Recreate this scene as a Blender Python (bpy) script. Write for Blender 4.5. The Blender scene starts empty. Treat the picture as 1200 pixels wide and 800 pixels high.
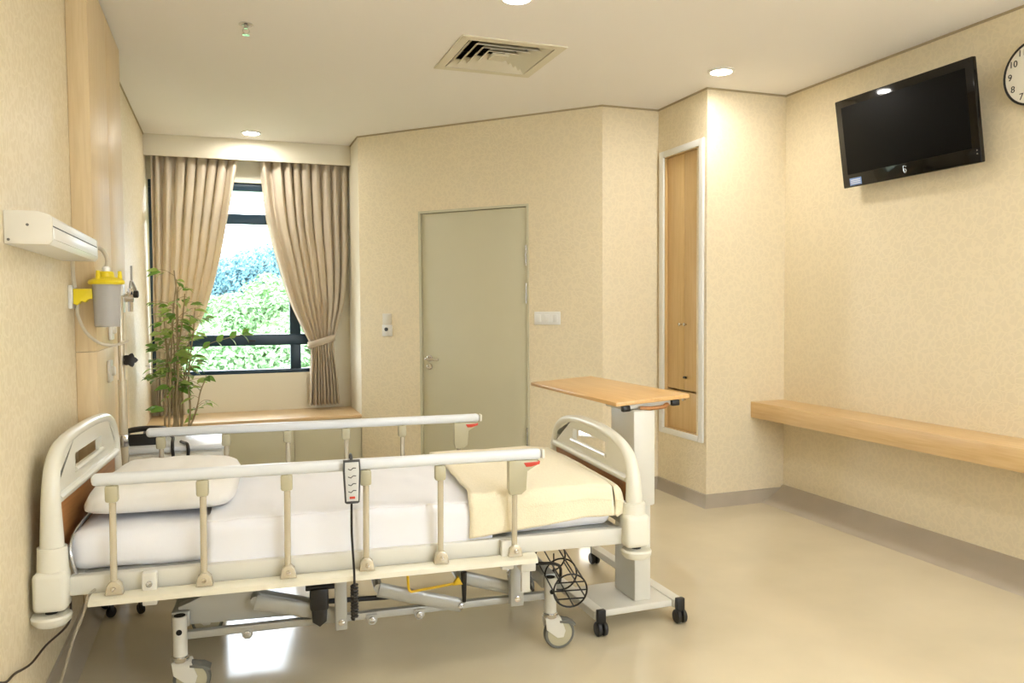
import bpy, bmesh, math, random
from mathutils import Vector, Matrix, noise
random.seed(7)
PI = math.pi
SC = bpy.context.scene
COL = SC.collection

# ---------------------------------------------------------------- camera
cam_d = bpy.data.cameras.new('camera'); cam = bpy.data.objects.new('camera', cam_d); COL.objects.link(cam)
cam_d.sensor_width = 36.0; cam_d.lens = 925.15 / 1200 * 36.0; cam_d.clip_start = .05; cam_d.clip_end = 500
yaw, pit, rol = math.radians(19.979), math.radians(2.512), math.radians(-.4147)
Fv = Vector((math.sin(yaw)*math.cos(pit), math.cos(yaw)*math.cos(pit), -math.sin(pit)))
Rv = Vector((math.cos(yaw), -math.sin(yaw), 0)); Uv = Rv.cross(Fv)
Rv, Uv = Rv*math.cos(rol)+Uv*math.sin(rol), -Rv*math.sin(rol)+Uv*math.cos(rol)
cam.matrix_world = Matrix(((Rv.x, Uv.x, -Fv.x, 0), (Rv.y, Uv.y, -Fv.y, 0), (Rv.z, Uv.z, -Fv.z, 1.34), (0, 0, 0, 1)))
SC.camera = cam
# ---------------------------------------------------------------- sky and exposure
W = bpy.data.worlds.new('world'); SC.world = W; W.use_nodes = True
bg = W.node_tree.nodes['Background']; bg.inputs['Color'].default_value = (.82, .91, 1, 1); bg.inputs['Strength'].default_value = 11.5
SC.view_settings.view_transform = 'Standard'; SC.view_settings.look = 'None'
SC.view_settings.gamma = 1; SC.view_settings.use_curve_mapping = False
SC.view_settings.exposure = 0.38
DOWNLIGHT_STRENGTH = 205
DOWNLIGHT_COLOR = (1, .955, .89)

# ---------------------------------------------------------------- materials
def lin(c): return tuple(((v/255)/12.92 if v/255 <= .04045 else ((v/255+.055)/1.055)**2.4) for v in c)
MATS = {}
def mat(name, rgb, rough=.5, metal=0, spec=.5, var=0, vscale=8, bump=0, bscale=60, stretch=(1, 1, 1), trans=0, emit=0, alpha=1, coat=0, sheen=0, ior=None):
    m = bpy.data.materials.new(name); m.use_nodes = True; nt = m.node_tree; b = nt.nodes['Principled BSDF']
    c = lin(rgb); b.inputs['Base Color'].default_value = (*c, 1)
    b.inputs['Roughness'].default_value = rough; b.inputs['Metallic'].default_value = metal
    b.inputs['Specular IOR Level'].default_value = spec
    b.inputs['Transmission Weight'].default_value = trans; b.inputs['Coat Weight'].default_value = coat
    b.inputs['Sheen Weight'].default_value = sheen; b.inputs['Alpha'].default_value = alpha
    if ior: b.inputs['IOR'].default_value = ior
    if emit:
        b.inputs['Emission Color'].default_value = (*c, 1); b.inputs['Emission Strength'].default_value = emit
    tc = nt.nodes.new('ShaderNodeTexCoord'); mp = nt.nodes.new('ShaderNodeMapping')
    mp.inputs['Scale'].default_value = stretch; nt.links.new(tc.outputs['Object'], mp.inputs['Vector'])
    if var:
        n = nt.nodes.new('ShaderNodeTexNoise'); n.inputs['Scale'].default_value = vscale; n.inputs['Detail'].default_value = 4
        r = nt.nodes.new('ShaderNodeValToRGB'); nt.links.new(mp.outputs[0], n.inputs['Vector'])
        r.color_ramp.elements[0].position = .3; r.color_ramp.elements[1].position = .7
        r.color_ramp.elements[0].color = (*[v*(1-var) for v in c], 1); r.color_ramp.elements[1].color = (*[min(1, v*(1+var)) for v in c], 1)
        nt.links.new(n.outputs['Fac'], r.inputs[0]); nt.links.new(r.outputs[0], b.inputs['Base Color'])
    if bump:
        n = nt.nodes.new('ShaderNodeTexNoise'); n.inputs['Scale'].default_value = bscale; n.inputs['Detail'].default_value = 3
        bp = nt.nodes.new('ShaderNodeBump'); bp.inputs['Strength'].default_value = bump; bp.inputs['Distance'].default_value = .004
        nt.links.new(mp.outputs[0], n.inputs['Vector']); nt.links.new(n.outputs['Fac'], bp.inputs['Height']); nt.links.new(bp.outputs[0], b.inputs['Normal'])
    MATS[name] = m; return m

def wallpaper(name, rgb):
    """cream embossed wallpaper with a slightly pearly leaf scroll"""
    m = bpy.data.materials.new(name); m.use_nodes = True; nt = m.node_tree; b = nt.nodes['Principled BSDF']
    L = nt.links.new; N = nt.nodes.new
    tc = N('ShaderNodeTexCoord')
    n1 = N('ShaderNodeTexNoise'); n1.inputs['Scale'].default_value = 14; n1.inputs['Detail'].default_value = 2
    mx = N('ShaderNodeVectorMath'); mx.operation = 'SCALE'; mx.inputs['Scale'].default_value = .10
    ad = N('ShaderNodeVectorMath'); ad.operation = 'ADD'
    L(tc.outputs['Object'], n1.inputs['Vector']); L(n1.outputs['Color'], mx.inputs[0]); L(tc.outputs['Object'], ad.inputs[0]); L(mx.outputs[0], ad.inputs[1])
    v = N('ShaderNodeTexVoronoi'); v.feature = 'DISTANCE_TO_EDGE'; v.inputs['Scale'].default_value = 24; L(ad.outputs[0], v.inputs['Vector'])
    r = N('ShaderNodeValToRGB'); r.color_ramp.elements[0].position = .05; r.color_ramp.elements[1].position = .16; L(v.outputs['Distance'], r.inputs[0])
    c = lin(rgb); mix = N('ShaderNodeMix'); mix.data_type = 'RGBA'
    mix.inputs['A'].default_value = (*[min(1, q*1.02) for q in c], 1); mix.inputs['B'].default_value = (*[q*.965 for q in c], 1)
    L(r.outputs[0], mix.inputs['Factor']); L(mix.outputs['Result'], b.inputs['Base Color'])
    rr = N('ShaderNodeMapRange'); rr.inputs['To Min'].default_value = .38; rr.inputs['To Max'].default_value = .55
    L(r.outputs[0], rr.inputs['Value']); L(rr.outputs[0], b.inputs['Roughness'])
    b.inputs['Specular IOR Level'].default_value = .45
    n2 = N('ShaderNodeTexNoise'); n2.inputs['Scale'].default_value = 120; L(tc.outputs['Object'], n2.inputs['Vector'])
    ma = N('ShaderNodeMath'); ma.operation = 'MULTIPLY_ADD'; ma.inputs[1].default_value = .35; L(n2.outputs['Fac'], ma.inputs[0]); L(r.outputs[0], ma.inputs[2])
    bp = N('ShaderNodeBump'); bp.inputs['Strength'].default_value = .28; bp.inputs['Distance'].default_value = .002
    L(ma.outputs[0], bp.inputs['Height']); L(bp.outputs[0], b.inputs['Normal'])
    MATS[name] = m; return m

def wood(name, rgb, dark, axis=1, rough=.38, scale=1.0, coat=0):
    m = bpy.data.materials.new(name); m.use_nodes = True; nt = m.node_tree; b = nt.nodes['Principled BSDF']; L = nt.links.new; N = nt.nodes.new
    tc = N('ShaderNodeTexCoord'); mp = N('ShaderNodeMapping'); s = [30*scale]*3; s[axis] = 1.6*scale; mp.inputs['Scale'].default_value = s
    L(tc.outputs['Object'], mp.inputs['Vector'])
    n = N('ShaderNodeTexNoise'); n.inputs['Scale'].default_value = 2.2; n.inputs['Detail'].default_value = 6; n.inputs['Distortion'].default_value = .6
    L(mp.outputs[0], n.inputs['Vector'])
    r = N('ShaderNodeValToRGB'); r.color_ramp.elements[0].position = .32; r.color_ramp.elements[1].position = .68
    r.color_ramp.elements[0].color = (*lin(dark), 1); r.color_ramp.elements[1].color = (*lin(rgb), 1)
    L(n.outputs['Fac'], r.inputs[0]); L(r.outputs[0], b.inputs['Base Color'])
    b.inputs['Roughness'].default_value = rough; b.inputs['Coat Weight'].default_value = coat; b.inputs['Coat Roughness'].default_value = .12
    MATS[name] = m; return m

def thin_glass(name, tint=(1, 1, 1), refl=.06, rough=.02):
    m = bpy.data.materials.new(name); m.use_nodes = True; nt = m.node_tree
    for n in list(nt.nodes): nt.nodes.remove(n)
    o = nt.nodes.new('ShaderNodeOutputMaterial'); t = nt.nodes.new('ShaderNodeBsdfTransparent'); g = nt.nodes.new('ShaderNodeBsdfGlossy'); x = nt.nodes.new('ShaderNodeMixShader')
    t.inputs[0].default_value = (*tint, 1); g.inputs['Roughness'].default_value = rough; x.inputs[0].default_value = refl
    nt.links.new(t.outputs[0], x.inputs[1]); nt.links.new(g.outputs[0], x.inputs[2]); nt.links.new(x.outputs[0], o.inputs[0])
    MATS[name] = m; return m

def translucent(name, rgb, w=.35, rough=.8, var=0, bump=0, bscale=200, tcol=None):
    m = mat(name, rgb, rough, var=var, bump=bump, bscale=bscale, spec=.2, sheen=.2); nt = m.node_tree
    b = nt.nodes['Principled BSDF']; o = nt.nodes['Material Output']
    t = nt.nodes.new('ShaderNodeBsdfTranslucent'); t.inputs[0].default_value = (*lin(tcol or rgb), 1)
    x = nt.nodes.new('ShaderNodeMixShader'); x.inputs[0].default_value = w
    nt.links.new(b.outputs[0], x.inputs[1]); nt.links.new(t.outputs[0], x.inputs[2]); nt.links.new(x.outputs[0], o.inputs[0])
    return m

wallpaper('wallpaper', (234, 220.5, 190))
mat('ceiling', (246, 243, 240), .9, spec=.2, bump=.05, bscale=30)
mat('plain_cream', (233, 226, 206), .7, spec=.3)
mat('skirting', (176, 165, 147), .35, var=.06, vscale=5)
mat('gap_brown', (176, 160, 128), .6)  # shared by the panel core and the painted shadow line at the ceiling
m = mat('floor', (214, 202, 174), .12, var=.05, vscale=2.5, bump=.02, bscale=4, spec=.55)
mat('door', (206, 201, 174), .45, var=.015, vscale=3)
mat('door_edge', (160, 155, 130), .5)
mat('teal_frame', (16, 48, 66), .35)
thin_glass('glass', (.98, .98, .98), .03)
wood('shelf_wood', (226, 194, 142), (214, 178, 124), 1, .35)
wood('table_wood', (222, 182, 124), (208, 166, 108), 1, .3)
wood('panel_wood', (228, 206, 166), (218, 194, 152), 2, .42)
wood('cabinet_wood', (222, 190, 136), (213, 179, 123), 2, .4)
wood('bed_wood', (178, 126, 74), (160, 108, 60), 1, .4)
wood('ledge_wood', (226, 196, 150), (214, 180, 132), 0, .35)
mat('cream_plastic', (225, 223, 210), .3, coat=.15)
mat('cream_metal', (216, 214, 204), .35)
mat('rail_white', (222, 226, 230), .28)
mat('rail_post', (206, 198, 178), .25, metal=.4)
mat('khaki_plastic', (184, 178, 150), .4)
mat('lower_rail', (226, 222, 203), .35)
mat('grey_metal', (178, 178, 172), .35, metal=.2)
mat('silver', (190, 192, 194), .25, metal=.8)
mat('chrome', (210, 210, 212), .12, metal=1)
mat('black_plastic', (24, 24, 25), .4)
mat('black_wire', (22, 20, 20), .35)
mat('grey_rubber', (112, 112, 106), .6)
mat('red_plastic', (200, 62, 40), .35)
mat('yellow_plastic', (236, 214, 40), .35)
mat('yellow_rod', (232, 190, 30), .35)
mat('white_plastic', (236, 236, 232), .3)
mat('offwhite_plastic', (226, 222, 210), .4)
mat('linen', (238, 239, 245), .85, bump=.12, bscale=25, spec=.2, sheen=.15)
mat('pillow_linen', (240, 238, 234), .85, bump=.12, bscale=22, spec=.2, sheen=.15)
mat('blanket', (240, 230, 202), .9, var=.03, vscale=150, bump=.5, bscale=220, stretch=(1, .35, 1), spec=.15, sheen=.2)
translucent('curtain', (224, 212, 192), .30, var=.03, bump=.1, bscale=300, tcol=(230, 212, 182))
mat('tv_black', (7, 7, 8), .08, spec=.4)
mat('tv_screen', (6, 6, 6), .5, spec=.12)
mat('sticker_blue', (120, 150, 205), .4)
mat('sticker_white', (215, 222, 235), .4)
mat('clock_face', (238, 234, 220), .5)
mat('dark_hole', (14, 13, 12), .8)
mat('duct_dark', (40, 36, 30), .8)
mat('diffuser', (226, 220, 200), .45)
mat('lens', tuple(255 for _ in range(3)), .3)
nt = MATS['lens'].node_tree.nodes['Principled BSDF']; nt.inputs['Emission Color'].default_value = (*DOWNLIGHT_COLOR, 1); nt.inputs['Emission Strength'].default_value = DOWNLIGHT_STRENGTH
mat('night_lens', (255, 250, 240), .3, emit=6)
translucent('jar_plastic', (224, 222, 220), .5, .25)
mat('jar_liner', (232, 230, 228), .5)
translucent('tube_plastic', (222, 214, 196), .3)
thin_glass('clear_tube', (.9, .9, .9), .35, .15)
translucent('leaf', (116, 146, 74), .4, .45, var=.3, tcol=(120, 170, 60))
translucent('leaf_pale', (172, 188, 112), .35, .45, var=.2, tcol=(170, 200, 90))
mat('stem', (158, 140, 106), .7, var=.15, vscale=20)
mat('pot', (196, 186, 164), .5)
mat('soil', (60, 44, 32), .9)
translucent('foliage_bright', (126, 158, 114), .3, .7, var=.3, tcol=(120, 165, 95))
translucent('foliage_haze', (98, 138, 148), .25, .7, var=.25, tcol=(78, 122, 124))  # blue haze of distance put into the leaf colour of the far trees
mat('bark', (96, 84, 66), .8)
mat('grass', (128, 134, 104), .9, var=.2, vscale=1)
mat('concrete', (206, 208, 220), .8)
mat('pale_pole', (210, 216, 220), .5)
mat('cord_brown', (52, 40, 28), .5)
mat('screen_grey', (206, 208, 206), .4)
mat('icon_dark', (70, 72, 74), .5)

# ---------------------------------------------------------------- mesh helpers
class MB:
    def __init__(s, off=(0, 0, 0)): s.v = []; s.f = []; s.off = Vector(off)
    def add(s, vs, fs, M=None):
        k = len(s.v)
        for p in vs:
            p = Vector(p)
            if M is not None: p = M @ p
            s.v.append(tuple(p-s.off))
        s.f += [tuple(i+k for i in f) for f in fs]; return s
    def box(s, a, b, bev=0, seg=2, M=None):
        x0, y0, z0 = [min(p, q) for p, q in zip(a, b)]; x1, y1, z1 = [max(p, q) for p, q in zip(a, b)]
        vs = [(x0, y0, z0), (x1, y0, z0), (x1, y1, z0), (x0, y1, z0), (x0, y0, z1), (x1, y0, z1), (x1, y1, z1), (x0, y1, z1)]
        fs = [(0, 3, 2, 1), (4, 5, 6, 7), (0, 1, 5, 4), (1, 2, 6, 5), (2, 3, 7, 6), (3, 0, 4, 7)]
        if bev:
            bm = bmesh.new(); V = [bm.verts.new(p) for p in vs]
            for f in fs: bm.faces.new([V[i] for i in f])
            bmesh.ops.bevel(bm, geom=bm.edges[:], offset=min(bev, .49*min(x1-x0, y1-y0, z1-z0)), segments=seg, affect='EDGES', profile=.5)
            bm.verts.index_update(); vs = [tuple(v.co) for v in bm.verts]; fs = [tuple(v.index for v in f.verts) for f in bm.faces]; bm.free()
        return s.add(vs, fs, M)
    def prism(s, poly, lo, hi, ax=1, bev=0, M=None):
        """poly in the two other axes (order x,y,z without ax), extruded lo..hi along ax"""
        def P(p, t):
            q = list(p); q.insert(ax, t); return tuple(q)
        n = len(poly); vs = [P(p, lo) for p in poly]+[P(p, hi) for p in poly]
        fs = [tuple(range(n)), tuple(range(2*n-1, n-1, -1))]+[(i, i+n, (i+1) % n+n, (i+1) % n) for i in range(n)]
        bm = bmesh.new(); V = [bm.verts.new(p) for p in vs]
        for f in fs: bm.faces.new([V[i] for i in f])
        bmesh.ops.recalc_face_normals(bm, faces=bm.faces[:])
        if bev:
            ed = [e for e in bm.edges if abs(e.verts[0].co[ax]-e.verts[1].co[ax]) < 1e-6]
            bmesh.ops.bevel(bm, geom=ed, offset=bev, segments=2, affect='EDGES', profile=.5)
        bm.verts.index_update(); vs = [tuple(v.co) for v in bm.verts]; fs = [tuple(v.index for v in f.verts) for f in bm.faces]; bm.free()
        return s.add(vs, fs, M)
    def tube(s, path, r=.01, n=10, closed=False, ell=(1, 1), up=None, M=None, cap=True):
        P = [Vector(p) for p in path]; m = len(P); R = r if isinstance(r, (list, tuple)) else [r]*m
        T = []
        for i in range(m):
            a = P[i-1] if (i or closed) else P[i]; b = P[(i+1) % m] if (i < m-1 or closed) else P[i]
            T.append((b-a).normalized())
        u = Vector(up) if up else (Vector((0, 0, 1)) if abs(T[0].z) < .9 else Vector((1, 0, 0)))
        u = (u-T[0]*u.dot(T[0])).normalized(); vs = []; fs = []
        for i in range(m):
            if up: uu = Vector(up); u = (uu-T[i]*uu.dot(T[i])); u = u.normalized() if u.length > 1e-5 else Vector((1, 0, 0))
            else: u = (u-T[i]*u.dot(T[i])).normalized()
            w = T[i].cross(u)
            for k in range(n):
                a = 2*PI*k/n; vs.append(P[i]+u*(math.cos(a)*R[i]*ell[0])+w*(math.sin(a)*R[i]*ell[1]))
        for i in range(m if closed else m-1):
            j = (i+1) % m
            for k in range(n): fs.append((i*n+k, i*n+(k+1) % n, j*n+(k+1) % n, j*n+k))
        if cap and not closed: fs += [tuple(range(n-1, -1, -1)), tuple(range((m-1)*n, m*n))]
        return s.add(vs, fs, M)
    def lathe(s, prof, n=24, c=(0, 0, 0), M=None, ring=False):
        """prof of (r,z) about the vertical axis through c"""
        vs = []; fs = []; m = len(prof)
        for r, z in prof:
            for k in range(n): a = 2*PI*k/n; vs.append((c[0]+r*math.cos(a), c[1]+r*math.sin(a), c[2]+z))
        for i in range(m-1):
            for k in range(n): fs.append((i*n+k, i*n+(k+1) % n, (i+1)*n+(k+1) % n, (i+1)*n+k))
        if ring: fs += [((m-1)*n+k, (m-1)*n+(k+1) % n, (k+1) % n, k) for k in range(n)]
        else: fs += [tuple(range(n-1, -1, -1)), tuple(range((m-1)*n, m*n))]
        return s.add(vs, fs, M)
    def grid(s, fn, nu, nv, M=None, closed_u=False):
        vs = [fn(i/nu, j/nv) for i in range(nu+1) for j in range(nv+1)]
        fs = [(i*(nv+1)+j, (i+1)*(nv+1)+j, (i+1)*(nv+1)+j+1, i*(nv+1)+j+1) for i in range(nu) for j in range(nv)]
        return s.add(vs, fs, M)

def smooth_path(pts, n=6):
    P = [Vector(p) for p in pts]; out = []
    for i in range(len(P)-1):
        p0 = P[max(i-1, 0)]; p1 = P[i]; p2 = P[i+1]; p3 = P[min(i+2, len(P)-1)]
        for k in range(n):
            t = k/n; out.append(.5*((2*p1)+(p2-p0)*t+(2*p0-5*p1+4*p2-p3)*t*t+(3*p1-p0-3*p2+p3)*t**3))
    out.append(P[-1]); return out

def link(o, parent=None):
    COL.objects.link(o)
    if parent is not None: o.parent = parent
    return o
def mesh(name, mb, m, angle=35):
    me = bpy.data.meshes.new(name); me.from_pydata(mb.v, [], mb.f); me.update()
    bm = bmesh.new(); bm.from_mesh(me); bmesh.ops.recalc_face_normals(bm, faces=bm.faces[:]); bm.to_mesh(me); bm.free()
    me.materials.append(MATS[m])
    me.polygons.foreach_set('use_smooth', [True]*len(me.polygons)); me.set_sharp_from_angle(angle=math.radians(angle))
    return me
def obj(name, mb, m, parent=None, loc=None, label=None, solid=0, angle=35):
    o = bpy.data.objects.new(name, mb if isinstance(mb, bpy.types.Mesh) else mesh(name, mb, m, angle)); link(o, parent)
    if loc: o.location = loc
    if label: o['label'] = label
    if solid:
        md = o.modifiers.new('thickness', 'SOLIDIFY'); md.thickness = solid; md.offset = 0
    return o
def tag(o, label, cat, group=None):
    o['label'] = label; o['category'] = cat
    if group: o['group'] = group
    return o
def thing(name, label, cat, loc=(0, 0, 0), rz=0, group=None):
    o = bpy.data.objects.new(name, None); o.empty_display_size = .1; link(o); o.location = loc; o.rotation_euler = (0, 0, rz)
    return tag(o, label, cat, group)
def struct(name, mb, m, label=None, parent=None, angle=35):
    o = obj(name, mb, m, parent, angle=angle)
    if parent is None: o['kind'] = 'structure'
    if label: o['label'] = label
    return o
def struct_root(name, loc, rz, label):
    o = bpy.data.objects.new(name, None); o.empty_display_size = .1; link(o); o.location = loc; o.rotation_euler = (0, 0, rz); o['kind'] = 'structure'; o['label'] = label; return o
def copy_part(src, parent, loc=None, rot=None):
    c = src.copy(); COL.objects.link(c); c.parent = parent
    if loc is not None: c.location = loc
    if rot is not None: c.rotation_euler = rot
    return c
def Rz(a): return Matrix.Rotation(a, 4, 'Z')
def Tr(*p): return Matrix.Translation(p)

# ---------------------------------------------------------------- room shell
XL, XR, YB, H = -.585, 3.59, -1.6, 2.75
YW = 7.2                                     # window wall
XA = 1.06                                    # alcove side wall
D0 = Vector((1.06, 6.60)); D1 = Vector((2.52, 5.045))   # angled door wall
XC, YC, YS = 2.97, 4.43, 5.045               # cupboard wall, pier wall, short wall
TH = .12
def wall(name, p0, p1, m, label, holes=(), z0=0, z1=H, ext=(0, 0)):
    """p0->p1 with the room on the left hand side; holes (s0,s1,z0,z1)"""
    p0 = Vector(p0); p1 = Vector(p1); d = (p1-p0); L = d.length; d.normalize(); nrm = Vector((-d.y, d.x))
    ss = sorted({-ext[0], L+ext[1], *[h[0] for h in holes], *[h[1] for h in holes]}); zs = sorted({z0, z1, *[h[2] for h in holes], *[h[3] for h in holes]})
    mb = MB()
    M = Matrix(((d.x, nrm.x, 0, p0.x), (d.y, nrm.y, 0, p0.y), (0, 0, 1, 0), (0, 0, 0, 1)))
    for a, b in zip(ss, ss[1:]):
        for c, e in zip(zs, zs[1:]):
            if any(h[0]-1e-6 <= a and b <= h[1]+1e-6 and h[2]-1e-6 <= c and e <= h[3]+1e-6 for h in holes): continue
            mb.box((a, -TH, c), (b, 0, e), M=M)
    return struct(name, mb, m, label)
FP = [(XL-TH, YB-TH), (XR+TH, YB-TH), (XR+TH, YC+TH), (XC+TH, YC+TH), (XC+TH, YS+TH), (D1.x+.1, YS+TH), (XA+TH, D0.y+.1), (XA+TH, YW+TH), (XL-TH, YW+TH)]
struct('floor', MB().prism(FP, -.1, 0, 2), 'floor', 'glossy beige vinyl floor')
VX0, VX1, VY0, VY1 = 1.235, 1.735, 4.03, 4.53         # opening of the air diffuser
cb = MB()
for a, b, c, d in ((XL-TH, VX0, YB-TH, YW+TH), (VX1, XR+TH, YB-TH, YW+TH), (VX0, VX1, YB-TH, VY0), (VX0, VX1, VY1, YW+TH)): cb.box((a, c, H), (b, d, H+.1))
struct('ceiling', cb, 'ceiling', 'smooth off-white ceiling')
wall('wall_left', (XL, YW), (XL, YB), 'wallpaper', 'embossed cream wallpaper wall beside the bed', ext=(TH, TH))
WX0, WX1, WZ0, WZ1 = -.575, .86, .775, 2.42
wall('wall_window', (XA, YW), (XL, YW), 'plain_cream', 'plain cream wall around the window', holes=((XA-WX1, XA-WX0, WZ0, WZ1),))
wall('wall_alcove', (XA, D0.y), (XA, YW), 'plain_cream', 'short side wall of the window alcove', ext=(0, TH))
DL = (D1-D0).length
DS0, DS1, DH = .585, 1.555, 2.10                      # door opening, measured along the wall from the alcove
wall('wall_door', D1, D0, 'wallpaper', 'angled wallpapered wall with the door', holes=((DL-DS1, DL-DS0, 0, DH),))
wall('wall_short', (XC, YS), D1, 'wallpaper', 'narrow wallpapered wall beside the framed cupboard')
wall('wall_cupboard', (XC, YC), (XC, YS), 'wallpaper', 'wall strip holding the framed cupboard', holes=((.075, .525, .467, 2.39),), ext=(-.0006, TH))
wall('wall_pier', (XR, YC), (XC, YC), 'wallpaper', 'wallpapered pier beside the long shelf', ext=(0, -.0006))
wall('wall_right', (XR, YB), (XR, YC), 'wallpaper', 'wallpapered wall behind the television', ext=(TH, TH))
BW0, BW1 = 1.3, 3.2  # opening for the added fill window
wall('wall_back', (XL, YB), (XR, YB), 'wallpaper', 'wallpapered wall behind the viewer', holes=((BW0-XL, BW1-XL, .95, 2.35),))

def strip(name, pts, prof, m, label):
    """profile (out,z) swept along wall polyline pts, room on the left, mitred corners"""
    P = [Vector(p) for p in pts]; rows = []
    for i, p in enumerate(P):
        d0 = (p-P[i-1]).normalized() if i else None; d1 = (P[i+1]-p).normalized() if i < len(P)-1 else None
        if d0 is None: d0 = d1
        if d1 is None: d1 = d0
        n0 = Vector((-d0.y, d0.x)); n1 = Vector((-d1.y, d1.x)); b = (n0+n1); b = b/(b.length_squared/2) if b.length > 1e-3 else n0
        rows.append([(p.x+b.x*o, p.y+b.y*o, z) for o, z in prof])
    mb = MB(); k = len(prof); vs = [v for r in rows for v in r]
    fs = [(i*k+j, (i+1)*k+j, (i+1)*k+(j+1) % k, i*k+(j+1) % k) for i in range(len(P)-1) for j in range(k)]
    fs += [tuple(range(k)), tuple(range((len(P)-1)*k, len(P)*k))]
    return struct(name, mb.add(vs, fs), m, label)
SK = [(0.0005, 0), (.022, 0), (.012, .02), (.008, .085), (.0005, .09)]
dd = (D1-D0).normalized()
strip('baseboard_pier', [(XR, YC), (XC, YC), (XC, YS), D1, D0+dd*(DS1+.03)], SK, 'skirting', 'grey-brown skirting around the cupboard pier')
strip('baseboard_door', [D0+dd*(DS0-.03), D0], SK, 'skirting', 'short grey-brown skirting left of the door')
strip('baseboard_left', [(XL, 6.6), (XL, YB)], [(.0005, 0), (.06, 0), (.03, .02), (.012, .06), (.008, .10), (.0005, .105)], 'skirting', 'grey-brown coved skirting along the bed wall')
strip('baseboard_right', [(XR, YB), (XR, YC)], [(.0005, 0), (.19, 0), (.175, .012), (.13, .03), (.07, .058), (.03, .082), (.012, .10), (.0005, .105)], 'skirting', 'wide sloping grey-brown skirting below the long shelf')
TRP = [(.0005, H-.012), (.007, H-.012), (.007, H-.0005), (.0005, H-.0005)]  # brown strips stand in for the dark shadow gap under the ceiling
strip('shadow_strip_1', [(XR, YB), (XR, YC), (XC, YC), (XC, YS), D1, D0, (XA, 7.0)], TRP, 'gap_brown', 'thin brown strip painted as the shadow line where walls meet the ceiling')
strip('shadow_strip_2', [(XL, 7.0), (XL, YB)], TRP, 'gap_brown', 'thin brown strip painted as the shadow line above the bed wall')
struct('trim_3', MB().box((XL, 7.0, 2.578), (XA, 7.022, H), .002).box((XL, 7.022, 2.70), (XA, YW, 2.72)), 'plain_cream', 'plain cream curtain pelmet above the window')

# ---------------------------------------------------------------- windows
wr = struct_root('window_1', ((WX0+WX1)/2, YW+.05, WZ0), 0, 'dark teal framed window between the curtains')
O = wr.location
def wbox(name, x0, x1, z0, z1, y0=YW+.02, y1=YW+.085): return obj(name, MB(O).box((x0, y0, z0), (x1, y1, z1), .004), 'teal_frame', wr)
wbox('frame_head', WX0, WX1, 2.355, WZ1); wbox('frame_sill', WX0, WX1, WZ0, .81)
wbox('frame_jamb', WX0, WX0+.05, .81, 2.355); wbox('frame_jamb', WX1-.05, WX1, .81, 2.355)
wbox('transom', WX0+.05, WX1-.05, 2.07, 2.155); wbox('transom', WX0+.05, WX1-.05, 1.02, 1.115)
for z0, z1 in ((.81, 1.02), (1.115, 2.07), (2.155, 2.355)): wbox('mullion', .54, .63, z0, z1)
for x0, x1 in ((WX0+.05, .54), (.63, WX1-.05)):
    for z0, z1 in ((.81, 1.02), (1.115, 2.07), (2.155, 2.355)):
        obj('pane', MB(O).box((x0, YW+.045, z0), (x1, YW+.05, z1)), 'glass', wr)
obj('latch', MB(O).box((.19, YW+.005, 1.055), (.25, YW+.02, 1.07), .004), 'black_plastic', wr)
w2 = struct_root('fill_window', ((BW0+BW1)/2, YB-.05, .95), 0, 'wide unseen window added behind the viewer for fill daylight'); O = w2.location  # unseen window added to give soft daylight fill on the bed
for x0, x1, z0, z1 in ((BW0, BW1, .95, 1.0), (BW0, BW1, 2.3, 2.35), (BW0, BW0+.05, 1.0, 2.3), (BW1-.05, BW1, 1.0, 2.3), ((BW0+BW1)/2-.03, (BW0+BW1)/2+.03, 1.0, 2.3)):
    obj('frame_bar', MB(O).box((x0, YB-.085, z0), (x1, YB-.02, z1), .004), 'teal_frame', w2)
for x0, x1 in ((BW0+.05, (BW0+BW1)/2-.03), ((BW0+BW1)/2+.03, BW1-.05)): obj('pane', MB(O).box((x0, YB-.055, 1.0), (x1, YB-.05, 2.3)), 'glass', w2)

# ---------------------------------------------------------------- door on the angled wall
da = math.atan2(dd.y, dd.x)                       # local x runs from alcove to cupboard, local -y ... room side is -y? (see below)
dn = Vector((-dd.y, dd.x))                        # points away from the room
dr = struct_root('door_1', (D0.x+dd.x*DS0, D0.y+dd.y*DS0, 0), da, 'flush sage green door in the angled wall')
DW = DS1-DS0
obj('door_leaf', MB().box((.022, .012, .008), (DW-.022, .055, DH-.022), .002), 'door', dr)
fr = MB(); fr.box((0, -.003, 0), (.018, .10, DH)).box((DW-.018, -.003, 0), (DW, .10, DH)).box((.018, -.003, DH-.018), (DW-.018, .10, DH))
obj('door_frame', fr, 'door', dr)
obj('door_backing', MB().box((0, .10, 0), (DW, .115, DH)), 'door_edge', dr)
for z in (1.72, 1.44, .36):
    obj('hinge', MB().tube([(DW-.02, -.001, z-.075), (DW-.02, -.001, z+.075)], .008, 8), 'silver', dr)
hd = MB(); hd.lathe([(.027, 0), (.027, .006), (.022, .010), (.012, .012)], 20, M=Tr(.085, .012, .935) @ Matrix.Rotation(PI/2, 4, 'X'))
hd.tube(smooth_path([(.085, .004, .935), (.085, -.045, .935), (.10, -.055, .935), (.16, -.055, .932), (.205, -.05, .930)], 4), .0095, 8)
h_o = obj('door_handle', hd, 'chrome', dr)
obj('keyhole_rose', MB().lathe([(.025, 0), (.025, .006), (.018, .009), (.008, .009), (.007, .004)], 20, M=Tr(.085, .012, .868) @ Matrix.Rotation(PI/2, 4, 'X')), 'chrome', dr)

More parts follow.
